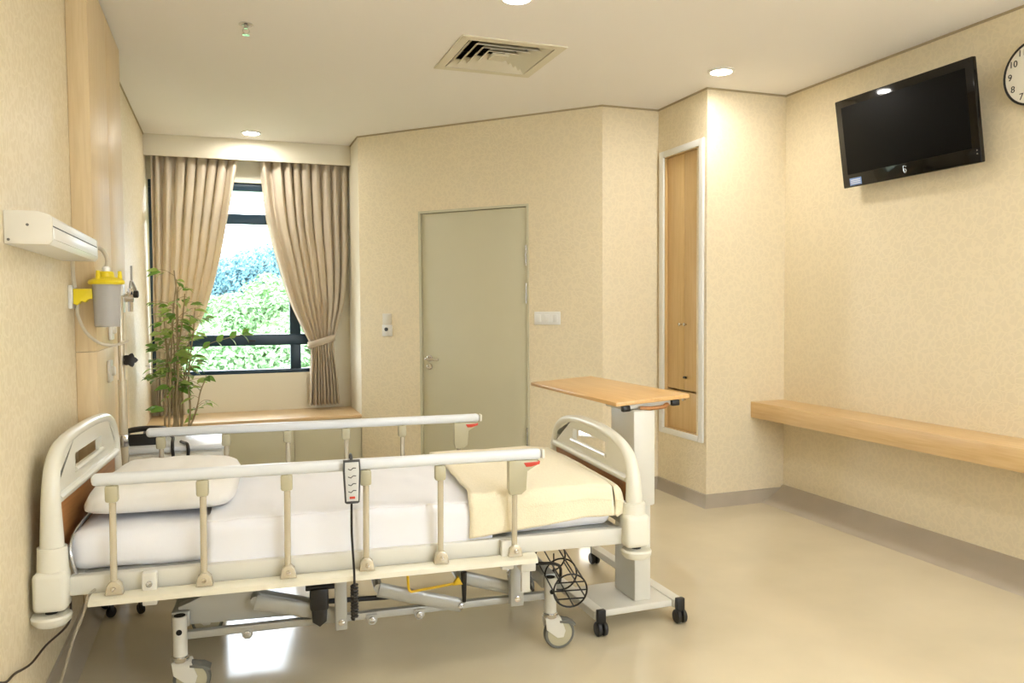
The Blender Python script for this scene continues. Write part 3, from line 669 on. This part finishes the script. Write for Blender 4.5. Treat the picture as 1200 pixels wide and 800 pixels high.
for x0, x1, yy0, yy1 in ((-hx-.01, -hx, -hx, hx), (hx, hx+.01, -hx, hx), (-hx, hx, -hx-.01, -hx), (-hx, hx, hx, hx+.01)): pl.box((x0, yy0, .0), (x1, yy1, .225))
obj('duct_box', pl, 'duct_dark', dfs)
def downlight(x, y, label):
    d = thing('downlight', label, 'ceiling light', (x, y, H), 0, 'recessed ceiling downlights')
    obj('trim_ring', MB().lathe([(.062, -.0005), (.078, -.0005), (.080, -.004), (.076, -.009), (.064, -.011), (.060, -.007)], 32, ring=True), 'white_plastic', d)
    obj('lamp_lens', MB().lathe([(.0005, -.0065), (.061, -.006), (.061, -.002), (.0005, -.002)], 32), 'lens', d)
downlight(.231, 6.72, 'lit round downlight in the ceiling above the curtains')
downlight(2.842, 4.097, 'lit round downlight in the ceiling near the framed cupboard')
downlight(1.282, 3.43, 'lit round downlight at the top edge beyond the air diffuser')
for x, y in ((1.282, 1.4), (2.842, 1.6), (1.282, -.6), (2.842, -.6), (.1, .4)): downlight(x, y, 'lit round downlight in the ceiling behind the viewer')
sp = thing('fire_sprinkler', 'small chrome fire sprinkler on the ceiling', 'sprinkler', (.13, 4.186, H))
obj('escutcheon', MB().lathe([(.034, -.001), (.036, -.004), (.026, -.010), (.012, -.012)], 24), 'chrome', sp)
obj('frame', MB().tube([(0, 0, -.010), (0, 0, -.024)], .010, 10).tube(smooth_path([(-.009, 0, -.022), (-.016, 0, -.036), (-.004, 0, -.052)], 4), .003, 6).tube(smooth_path([(.009, 0, -.022), (.016, 0, -.036), (.004, 0, -.052)], 4), .003, 6), 'chrome', sp)
obj('deflector', MB().lathe([(.004, -.050), (.019, -.053), (.019, -.055), (.003, -.056)], 18), 'chrome', sp)

# ---------------------------------------------------------------- plates on the door wall
def on_door_wall(name, label, cat, s, z):
    p = D0+dd*s; return thing(name, label, cat, (p.x, p.y, z), da)
sw = on_door_wall('thermostat', 'small grey and white control plates left of the door', 'switch', .275, 1.20)
obj('upper_plate', MB().box((-.042, -.014, .005), (.042, -.001, .092), .004), 'offwhite_plastic', sw)
obj('lower_plate', MB().box((-.046, -.016, -.092), (.050, -.001, .002), .004), 'white_plastic', sw)
obj('knob', MB().lathe([(.015, 0), (.015, .010), (.011, .013)], 16, M=Tr(.0, -.016, -.035) @ Matrix.Rotation(PI/2, 4, 'X')), 'icon_dark', sw)
s3 = on_door_wall('light_switch', 'white triple light switch plate right of the door', 'switch', 1.705, 1.255)
obj('plate', MB().box((-.105, -.010, -.048), (.105, -.001, .048), .004), 'white_plastic', s3)
for k in (-1, 0, 1): obj('rocker', MB().box((k*.066-.018, -.014, -.028), (k*.066+.018, -.010, .028), .003), 'white_plastic', s3)
ng = on_door_wall('night_light', 'small lit night light low on the wall behind the footboard', 'night light', 2.03, .455)
obj('housing', MB().box((-.085, -.02, -.055), (.085, -.001, .055), .005), 'white_plastic', ng)
obj('diffuser', MB().box((-.07, -.024, -.04), (.07, -.02, .04), .002), 'night_lens', ng)

# ---------------------------------------------------------------- window seat, curtains
ws = thing('window_seat', 'low ledge with wooden top under the window', 'window seat', (.24, 6.9, 0)); O = Vector((.24, 6.9, 0))
obj('seat_top', MB(O).box((XL+.001, 6.595, .425), (XA-.001, YW-.001, .452), .004), 'ledge_wood', ws)
for a, b in ((XL+.06, -.035), (-.03, .51), (.515, XA-.002)): obj('front_panel', MB(O).box((a, 6.625, 0.002), (b, 6.645, .425), .002), 'door', ws)
obj('seat_carcass', MB(O).box((XL+.06, 6.65, .01), (XA-.01, YW-.01, .425)), 'door', ws)

def curtain(name, label, edges, zt, zb, folds, ztie, seed, y0=7.10):
    """edges(z)->(xl,xr)"""
    nz, ns = 70, folds*12
    rnd = random.Random(seed); ph = [rnd.uniform(-.5, .5) for _ in range(folds+2)]
    def fn(t, s):
        z = zt+(zb-zt)*t; a, b = edges(z); w = b-a
        k = s*folds; i = int(k); f = k-i; p = ph[i]*(1-f)+ph[min(i+1, folds+1)]*f
        tie = math.exp(-((z-ztie)/.10)**2)
        amp = .036*(1-.55*tie)*(1-.35*min(1, max(0, (zt-z)/.15-.0))*0)
        pinch = 1 if zt-z > .08 else .6+.4*(zt-z)/.08
        yy = y0+amp*(.75+.5*abs(p)*2)*pinch*math.sin(2*PI*k+p*2.2)+.008*math.sin(2*PI*k*2.1+seed+z*3)
        if tie > .05: yy += -.0*tie
        x = a+w*(s+.012*math.sin(2*PI*k+1.3+p)/1.0)
        return (x, yy+.01*noise.noise(Vector((x*6, z*2.5, seed))), z+(.006*math.sin(2*PI*k) if t == 1 else 0))
    c = thing(name, label, 'curtain', (sum(edges(zt))/2, y0, zb), 0, 'window curtains'); o = c.location
    obj('cloth', MB(o).grid(fn, nz, ns), 'curtain', c, solid=.003, angle=75)
    a, b = edges(ztie); pts = []
    for k in range(28):
        q = 2*PI*k/28; pts.append(((a+b)/2+(b-a)/2*1.06*math.cos(q), y0+.062*math.sin(q), ztie+(.035*math.cos(q) if seed == 2 else -.03*math.cos(q))))
    P = [Vector(p) for p in pts]; mb = MB(o); n = len(P); vs = [p+Vector((0, 0, -.03)) for p in P]+[p+Vector((0, 0, .03)) for p in P]
    mb.add(vs, [(i, (i+1) % n, (i+1) % n+n, i+n) for i in range(n)])
    obj('tieback', mb, 'curtain', c, solid=.006)
    return c
def interp(tab):
    def f(z):
        if z >= tab[0][0]: return tab[0][1], tab[0][2]
        for (a, l0, r0), (b, l1, r1) in zip(tab, tab[1:]):
            if b <= z <= a:
                t = (a-z)/(a-b); return l0+(l1-l0)*t, r0+(r1-r0)*t
        return tab[-1][1], tab[-1][2]
    return f
def sm(tab):
    P = smooth_path([Vector(p) for p in tab], 8); return interp([(p.x, p.y, p.z) for p in P])
curtain('curtain', 'left beige pleated curtain tied back behind the plant', sm([(2.69, -.545, .145), (2.58, -.545, .125), (2.1, -.545, .035), (1.7, -.545, -.045), (1.35, -.55, -.145), (1.1, -.545, -.262), (.98, -.535, -.33), (.8, -.54, -.335), (.468, -.55, -.325)]), 2.69, .468, 8, 1.0, 1)
curtain('curtain', 'right beige pleated curtain tied back beside the alcove wall', sm([(2.69, .29, 1.045), (2.58, .30, 1.045), (2.1, .345, 1.035), (1.7, .44, 1.025), (1.4, .53, .995), (1.2, .615, .945), (1.05, .685, .905), (.95, .70, .905), (.75, .69, .925), (.495, .675, .945)]), 2.69, .495, 9, 1.05, 2)

# ---------------------------------------------------------------- head wall: panel, light, suction set, outlets
PX, PY0, PY1 = -.505, 3.69, 4.78
pn = thing('headwall_panel', 'full-height light-wood service panel behind the bedside cabinet', 'wall panel', (XL, (PY0+PY1)/2, 0)); O = Vector((XL, (PY0+PY1)/2, 0))
zz = [.106, 1.165, H-.013]
for a, b in zip(zz, zz[1:]):
    obj('board', MB(O).box((XL+.001, PY0, a+.001), (PX, 4.233, b-.001), .0015), 'panel_wood', pn)
    obj('board', MB(O).box((XL+.001, 4.237, a+.001), (PX, PY1, b-.001), .0015), 'panel_wood', pn)
obj('core', MB(O).box((XL+.001, PY0+.004, .107), (PX-.004, PY1-.004, H-.014)), 'gap_brown', pn)
def outlet(y, z, label, knobc):
    o = thing('gas_outlet', label, 'outlet', (PX, y, z), 0, 'outlets on the wood panel')
    obj('plate', MB().box((.0005, -.045, -.05), (.014, .045, .05), .004), 'white_plastic', o)
    obj('socket', MB().lathe([(.022, 0), (.022, .012), (.015, .016), (.006, .012)], 18, M=Tr(.014, 0, 0) @ Matrix.Rotation(PI/2, 4, 'Y')), knobc, o)
outlet(4.02, 1.06, 'white outlet plate low on the wood panel by the pole', 'offwhite_plastic')
outlet(4.10, 1.25, 'white outlet plate on the wood panel under the suction jar', 'offwhite_plastic')
rg = thing('gas_regulator', 'white gas regulator with black knob right of the suction jar', 'regulator', (PX, 4.55, 1.40))
obj('back_plate', MB().box((.0005, -.055, -.075), (.016, .055, .075), .006), 'white_plastic', rg)
obj('body', MB().tube([(.016, 0, .0), (.06, 0, .0)], .022, 14).tube([(.045, 0, -.07), (.045, 0, .05)], .012, 10), 'chrome', rg)
obj('knob', MB().lathe([(.014, 0), (.019, .004), (.019, .022), (.013, .026)], 16, M=Tr(.06, 0, .02) @ Matrix.Rotation(PI/2, 4, 'Y')), 'black_plastic', rg)
obj('hose', MB().tube(smooth_path([(.045, .0, .05), (.05, .02, .09), (.06, .12, .05), (.05, .22, .03), (.03, .25, .09), (.03, .25, .18)], 5), .006, 8), 'grey_metal', rg)

hl = thing('overbed_light', 'white box wall light above the headboard', 'wall light', (XL, 3.04, 1.53)); 
prof = [(.001, .095), (.085, .095), (.115, .085), (.121, .078), (.121, .012), (.112, .0), (.001, 0)]
obj('body', MB().prism([(x, z) for x, z in prof], -.42, .43, 1, .003), 'white_plastic', hl)
ec = obj('end_cap', MB().prism([(x*1.015, z*1.02-.001) for x, z in prof], -.432, -.42, 1, .003), 'offwhite_plastic', hl)
obj('end_cap', MB().prism([(x*1.015, z*1.02-.001) for x, z in prof], .43, .442, 1, .003), 'offwhite_plastic', hl)
for x, z in ((.06, .055), (.012, .012)): obj('screw', MB().lathe([(.004, 0), (.004, .002), (.002, .003)], 10, M=Tr(x, -.432, z) @ Matrix.Rotation(PI/2, 4, 'X')), 'grey_rubber', ec)
obj('diffuser_strip', MB().box((.1205, -.41, .016), (.124, .42, .050), .001), 'white_plastic', hl)
obj('seam', MB().box((.1205, -.415, .052), (.1225, .425, .055)), 'icon_dark', hl)

su = thing('suction_jar', 'wall suction jar with yellow lid and bracket beside the wood panel', 'suction jar', (XL, 3.60, 1.27)); JX = .135
obj('wall_mount', MB().box((.0005, -.04, .075), (.016, .04, .17), .004), 'white_plastic', su)
obj('bracket', MB().prism([(.016, .155), (.085, .155), (.085, .115), (.07, .112), (.06, .10), (.045, .105), (.03, .088), (.016, .095)], -.025, .025, 1, .004), 'yellow_plastic', su)
jar = obj('jar', MB().lathe([(.002, .0), (.044, .0), (.048, .004), (.053, .175), (.050, .175), (.045, .008), (.002, .006)], 28, (JX, 0, 0)), 'jar_plastic', su)
obj('liner', MB().lathe([(.002, .010), (.040, .010), (.046, .170), (.002, .172)], 24, (JX, 0, 0)), 'jar_liner', su)
ld = obj('lid', MB().lathe([(.050, .172), (.066, .174), (.069, .182), (.066, .190), (.048, .198), (.030, .204), (.028, .222), (.024, .226), (.002, .226)], 30, (JX, 0, 0)), 'yellow_plastic', su)
for a in (.3, 2.3, 4.2): obj('lid_port', MB().tube([(JX+.05*math.cos(a), .05*math.sin(a), .188), (JX+.05*math.cos(a), .05*math.sin(a), .228)], [.010, .007], 10), 'yellow_plastic', su)
obj('lid_cap', MB().lathe([(.016, .225), (.016, .240), (.010, .246), (.002, .247)], 16, (JX, 0, 0)), 'white_plastic', su)
obj('hose', MB().tube(smooth_path([(JX, 0, .24), (JX+.005, 0, .275), (JX-.015, .01, .315), (JX-.06, .02, .325), (.05, .03, .318), (.02, .0, .29), (.018, -.02, .22), (.022, -.015, .16)], 6), .008, 8), 'tube_plastic', su)
obj('drain_tube', MB().tube(smooth_path([(.03, -.01, .095), (.03, -.015, .05), (.06, -.03, -.02), (.11, -.03, -.065), (.16, .02, -.075), (.20, .08, -.06)], 6), .006, 8), 'tube_plastic', su)

iv = thing('iv_pole', 'slim metal drip pole with black clamp knob beside the headboard', 'drip pole', (-.432, 3.86, 0))
obj('pole_lower', MB().tube([(0, 0, .06), (0, 0, 1.03)], .018, 14), 'rail_post', iv)
obj('pole_upper', MB().tube([(0, 0, 1.0), (0, 0, 1.40)], .013, 12), 'rail_post', iv)
obj('pole_hooks', MB().tube(smooth_path([(-.03, 0, 1.42), (-.035, 0, 1.405), (-.015, 0, 1.398), (.015, 0, 1.398), (.035, 0, 1.405), (.03, 0, 1.42)], 4), .004, 6), 'rail_post', iv)
kn = MB(); kn.tube([(.012, 0, 1.115), (.03, -.004, 1.115)], .007, 8)
kp = []
for k in range(20): a = 2*PI*k/20; r = .027+.005*math.cos(a*5); kp.append((r*math.cos(a), r*math.sin(a)))
kn.prism(kp, 0, .02, 2, .003, M=Tr(.036, -.01, 1.115) @ Matrix.Rotation(math.radians(75), 4, 'X'))
obj('clamp_knob', kn, 'black_plastic', iv)
obj('clamp', MB().box((-.028, -.03, .735), (.02, .02, .79), .006), 'chrome', iv)
for k in range(5):
    a = 2*PI*k/5+.3; c, s = math.cos(a), math.sin(a)
    lg_ = obj('base_foot', MB().tube([(0, 0, .075), (.10*c, .10*s, .062)], [.014, .010], 8), 'rail_post', iv)
    obj('wheel', MB().lathe([(.005, -.008), (.022, -.008), (.024, 0), (.022, .008), (.005, .008)], 16, M=Tr(.10*c, .10*s, .026) @ Rz(a) @ Matrix.Rotation(PI/2, 4, 'X')), 'black_plastic', lg_)
    obj('wheel_fork', MB().tube([(.10*c, .10*s, .03), (.10*c, .10*s, .065)], .011, 8), 'black_plastic', lg_)

# ---------------------------------------------------------------- bedside cabinet and telephone
bcb = thing('bedside_cabinet', 'white-topped bedside cabinet beyond the head of the bed', 'cabinet', (-.235, 4.22, 0)); O = Vector((-.235, 4.22, 0))
obj('carcass', MB(O).box((-.45, 4.01, .06), (-.02, 4.44, .672), .004), 'offwhite_plastic', bcb)
obj('cabinet_top', MB(O).box((-.46, 3.99, .672), (-.008, 4.45, .70), .008), 'rail_white', bcb)
dr1 = obj('drawer', MB(O).box((-.44, 3.995, .53), (-.03, 4.01, .662), .003), 'offwhite_plastic', bcb)
obj('handle', MB(O).tube(smooth_path([(-.29, 3.995, .60), (-.285, 3.975, .60), (-.185, 3.975, .60), (-.18, 3.995, .60)], 4), .005, 8), 'chrome', dr1)
dr2 = obj('door', MB(O).box((-.44, 3.995, .08), (-.03, 4.01, .522), .003), 'offwhite_plastic', bcb)
obj('handle', MB(O).tube(smooth_path([(-.09, 3.995, .36), (-.09, 3.975, .365), (-.09, 3.975, .455), (-.09, 3.995, .46)], 4), .005, 8), 'chrome', dr2)
for x in (-.41, -.06):
    for y in (4.05, 4.40): obj('foot', MB(O).lathe([(.018, 0), (.022, .004), (.018, .06)], 14, (x, y, 0)), 'black_plastic', bcb)
ph = thing('telephone', 'black desk telephone on the bedside cabinet', 'telephone', (-.36, 4.16, .70), math.radians(0))
obj('base', MB().prism([(-.09, .0), (.09, 0), (.09, .025), (-.09, .055)], -.075, .075, 0, .004), 'black_plastic', ph)
obj('handset', MB().tube(smooth_path([(-.085, -.055, .05), (-.075, -.055, .068), (0, -.055, .075), (.075, -.055, .068), (.085, -.055, .05)], 5), .019, 10, ell=(.7, 1)), 'black_plastic', ph)
obj('keypad', MB().box((-.02, -.06, .045), (.06, .05, .05), .002, M=Matrix.Rotation(math.radians(9), 4, 'X')), 'icon_dark', ph)
obj('handset_cord', MB().tube(smooth_path([(.085, -.05, .045), (.115, -.10, .035), (.118, -.172, .012), (.120, -.188, -.03), (.125, -.187, -.10), (.14, -.187, -.14), (.17, -.187, -.12), (.185, -.187, -.04), (.183, -.180, .006), (.165, -.12, .006), (.15, -.08, .006)], 6), .0075, 8), 'black_plastic', ph)

# ---------------------------------------------------------------- tall plant by the window
pt = thing('potted_plant', 'tall thin-stemmed leafy plant in front of the left curtain', 'plant', (-.36, 6.15, 0)); 
obj('pot', MB().lathe([(.001, 0), (.115, 0), (.125, .01), (.155, .27), (.165, .27), (.165, .30), (.148, .30), (.14, .24), (.001, .235)], 28), 'pot', pt)
obj('soil', MB().lathe([(.001, .236), (.139, .241), (.001, .250)], 20), 'soil', pt)
rnd = random.Random(21)
def leaf_mesh(name, m, L=.075, Wd=.034):
    mb = MB(); vs = []; fs = []
    N_ = 6
    for i in range(N_+1):
        t = i/N_; w = Wd*.5*math.sin(PI*min(1, t**.8))*(1-.25*t)+.0008; x = L*t; z = -.012*t*t*L/.075*1.6
        vs += [(x, -w, z+w*.25), (x, 0, z), (x, w, z+w*.25)]
    for i in range(N_):
        for j in (0, 1): fs.append((i*3+j, i*3+3+j, i*3+4+j, i*3+1+j))
    me = mesh(name, mb.add(vs, fs), m, 80); return me
LM = [leaf_mesh('leaf', 'leaf', .085, .052), leaf_mesh('leaf', 'leaf_pale', .078, .044), leaf_mesh('leaf', 'leaf', .062, .042)]
def add_leaf(p, direction, roll, k, scale=1):
    d = Vector(direction).normalized(); q = d.to_track_quat('X', 'Z')
    o = bpy.data.objects.new('leaf', LM[k]); link(o, pt); o.location = p; o.rotation_mode = 'QUATERNION'
    o.rotation_quaternion = q @ Matrix.Rotation(roll, 3, 'X').to_quaternion(); o.scale = (scale,)*3
stems = []
for i in range(12):
    a = rnd.uniform(0, 2*PI); r0 = rnd.uniform(.02, .11); h = [1.62, 1.35, 1.45, 1.0, 1.25, .85, 1.3, 1.5, 1.2, 1.55, 1.4, 1.3][i]
    b = Vector((r0*math.cos(a), r0*math.sin(a)*.6, .24)); lean = Vector((rnd.uniform(-.08, .10), rnd.uniform(-.06, .04), 0))
    if i == 3: lean = Vector((.20, -.03, 0))
    if i == 0: lean = Vector((-.01, 0, 0))
    if i == 5: lean = Vector((.16, -.02, 0))
    pts = [b+lean*((k/6)**1.6)+Vector((rnd.uniform(-.012, .012), rnd.uniform(-.012, .012), (h-.24)*k/6)) for k in range(7)]
    sp_ = smooth_path(pts, 4); stems.append(sp_)
    obj('stem', MB().tube(sp_, [.0075*(1-.7*k/len(sp_))+.0015 for k in range(len(sp_))], 6), 'stem', pt)
nleaf = 0
for si, s_ in enumerate(stems):
    top = s_[-1].z
    for j in range(8):
        t = .5+.5*(j+rnd.random()*.8)/8; i = min(int(t*(len(s_)-1)), len(s_)-1); p = s_[i]; a = rnd.uniform(0, 2*PI)
        if si % 2 == 0: a = rnd.choice((rnd.uniform(-.7, .7), rnd.uniform(2.4, 3.8)))
        Lb = rnd.uniform(.06, .17); e = p+Vector((math.cos(a)*Lb, math.sin(a)*Lb*.6, rnd.uniform(.0, .06)))
        e.x = max(e.x, -.20)
        obj('twig', MB().tube(smooth_path([p, (p+e)/2+Vector((0, 0, .02)), e], 3), .0018, 5), 'stem', pt)
        for q in range(rnd.choice((2, 3, 3))):
            tt = .35+.65*(q+1)/4; pp = p.lerp(e, min(1, tt)); aa = a+rnd.uniform(-1.1, 1.1)
            dx = Vector((math.cos(aa), math.sin(aa)*.8, rnd.uniform(-.45, .35)))
            if pp.x+dx.x*.08 < -.205: dx.x = abs(dx.x)
            add_leaf(pp, dx, rnd.uniform(-.7, .7), rnd.choice((0, 1, 1, 2)), rnd.uniform(.8, 1.25)); nleaf += 1
# one long leafy shoot reaching over the window
sh = smooth_path([stems[1][16], stems[1][16]+Vector((.12, 0, .10)), stems[1][16]+Vector((.24, 0, .14)), stems[1][16]+Vector((.36, 0, .17))], 4)
obj('shoot', MB().tube(sh, .0025, 5), 'stem', pt)
for i in range(3, len(sh), 3):
    for q in (-1, 1): add_leaf(sh[i], (.7, q*.45, q*.55), q*.9+.5, 0, 1.0)
add_leaf(sh[-1], (1, 0, .1), .6, 0, 1.0)

# ---------------------------------------------------------------- loose cables by the wall
tag(obj('power_cord', MB((-.5, 2.6, 0)).tube(smooth_path([bw(-.45, .06, .42), bw(-.45, .03, .36), (-.538, 2.74, .31), (-.565, 2.68, .285), (-.577, 2.62, .292), (-.578, 2.53, .318), (-.578, 2.44, .335), (-.578, 2.34, .375), (-.578, 2.2, .40)], 6), .0035, 7), 'cord_brown', None, (-.5, 2.6, 0)), 'thin dark power cord trailing from the bed to the wall', 'cord')
tag(obj('clear_tube', MB((-.4, 2.6, 0)).tube(smooth_path([bw(-.372, .025, .46), bw(-.378, -.025, .458), bw(-.395, -.03, .40), bw(-.421, -.03, .336), bw(-.441, -.03, .271), bw(-.462, -.03, .194), bw(-.478, -.03, .10), bw(-.47, -.05, .012)], 5), .0045, 8), 'clear_tube', None, (-.4, 2.6, 0)), 'clear plastic tube hanging from the head of the near rail', 'tube')

# ---------------------------------------------------------------- outside the windows
struct('ground', MB().box((-60, 9, -7.2), (60, 140, -7)), 'grass', 'green ground far below the window')
struct('overhang', MB().box((-3, YW+TH+.02, 2.475), (4, 8.62, 2.70)), 'concrete', 'pale concrete sun overhang above the window')
def crown_mesh(seed, n, m, leaf=.115):
    rn = random.Random(seed); mb = MB(); blobs = []
    for k in range(26):
        a = rn.uniform(0, 2*PI); e = rn.uniform(-.5, 1); r = rn.uniform(.35, .75)
        blobs.append((Vector((math.cos(a)*r*math.sqrt(1-e*e*.8), math.sin(a)*r*math.sqrt(1-e*e*.8), e*.75)), rn.uniform(.22, .38)))
    vs = []; fs = []
    for k in range(n):
        c, r = rn.choice(blobs); d = Vector((rn.gauss(0, 1), rn.gauss(0, 1), rn.gauss(0, 1))).normalized(); p = c+d*r*rn.uniform(.75, 1.05)
        nn = (d+Vector((rn.uniform(-.7, .7), rn.uniform(-.7, .7), rn.uniform(-.3, .9)))).normalized(); t = nn.orthogonal().normalized(); b = nn.cross(t); an = rn.uniform(0, PI)
        t, b = t*math.cos(an)+b*math.sin(an), b*math.cos(an)-t*math.sin(an); L = leaf*rn.uniform(.6, 1.2)*.3
        i = len(vs); vs += [p-t*L, p+b*L*.45, p+t*L, p-b*L*.45]; fs.append((i, i+1, i+2, i+3))
    return mesh('crown', mb.add(vs, fs), m, 80)
CB = [crown_mesh(s, 22000, 'foliage_bright') for s in (1, 2)]; CD = [crown_mesh(s, 22000, 'foliage_haze') for s in (3, 4)]
trunk_me = mesh('trunk', MB().tube([(0, 0, -4), (.03, 0, -2), (-.02, .02, 0), (.0, 0, .6)], [.09, .075, .06, .03], 8).tube([(0, 0, -.4), (.3, .1, .2), (.45, .15, .5)], [.04, .03, .015], 6).tube([(0, 0, -.3), (-.25, -.15, .25), (-.4, -.2, .55)], [.04, .03, .015], 6), 'bark')
def tree(x, y, zc, r, k, lab, grp, hz=1.0):
    t = thing('tree', lab, 'tree', (x, y, -7), rnd.uniform(0, 6.28), grp)
    o = obj('crown', (CB+CD)[k], None, t); o.location = (0, 0, zc+7); o.scale = (r, r, r*hz)
    o = obj('trunk', trunk_me, None, t); s = (zc+7)/4; o.location = (0, 0, zc+7); o.scale = (r*.8, r*.8, s)
rnd = random.Random(5)
for x, y, zc, r in ((-3.5, 27, -1.5, 3.1), (.2, 25, -2.2, 3.3), (3.6, 27, -1.8, 3.4), (-.9, 32, -.9, 3.2), (2.4, 33, -.6, 3.4), (7, 30, -1.2, 3.4), (-7, 31, -1.2, 3.3), (1.2, 21, -3.6, 2.6)):
    tree(x, y, zc, r, rnd.choice((0, 1)), 'bright green bushy tree seen low through the window', 'bright trees outside the window')
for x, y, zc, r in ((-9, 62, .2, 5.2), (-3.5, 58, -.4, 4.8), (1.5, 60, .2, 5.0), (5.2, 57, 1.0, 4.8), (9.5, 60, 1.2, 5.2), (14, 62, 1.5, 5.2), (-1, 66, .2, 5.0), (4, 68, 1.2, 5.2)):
    tree(x, y, zc, r, rnd.choice((2, 3)), 'tree of the distant row beyond the window with painted haze tint', 'distant trees outside the window')
tag(obj('lamp_mast', MB().tube([(0, 0, 0), (0, 0, 9.6)], [.09, .05], 8), 'pale_pole', None, (3.35, 40, -7)), 'thin pale mast rising among the trees outside', 'mast')
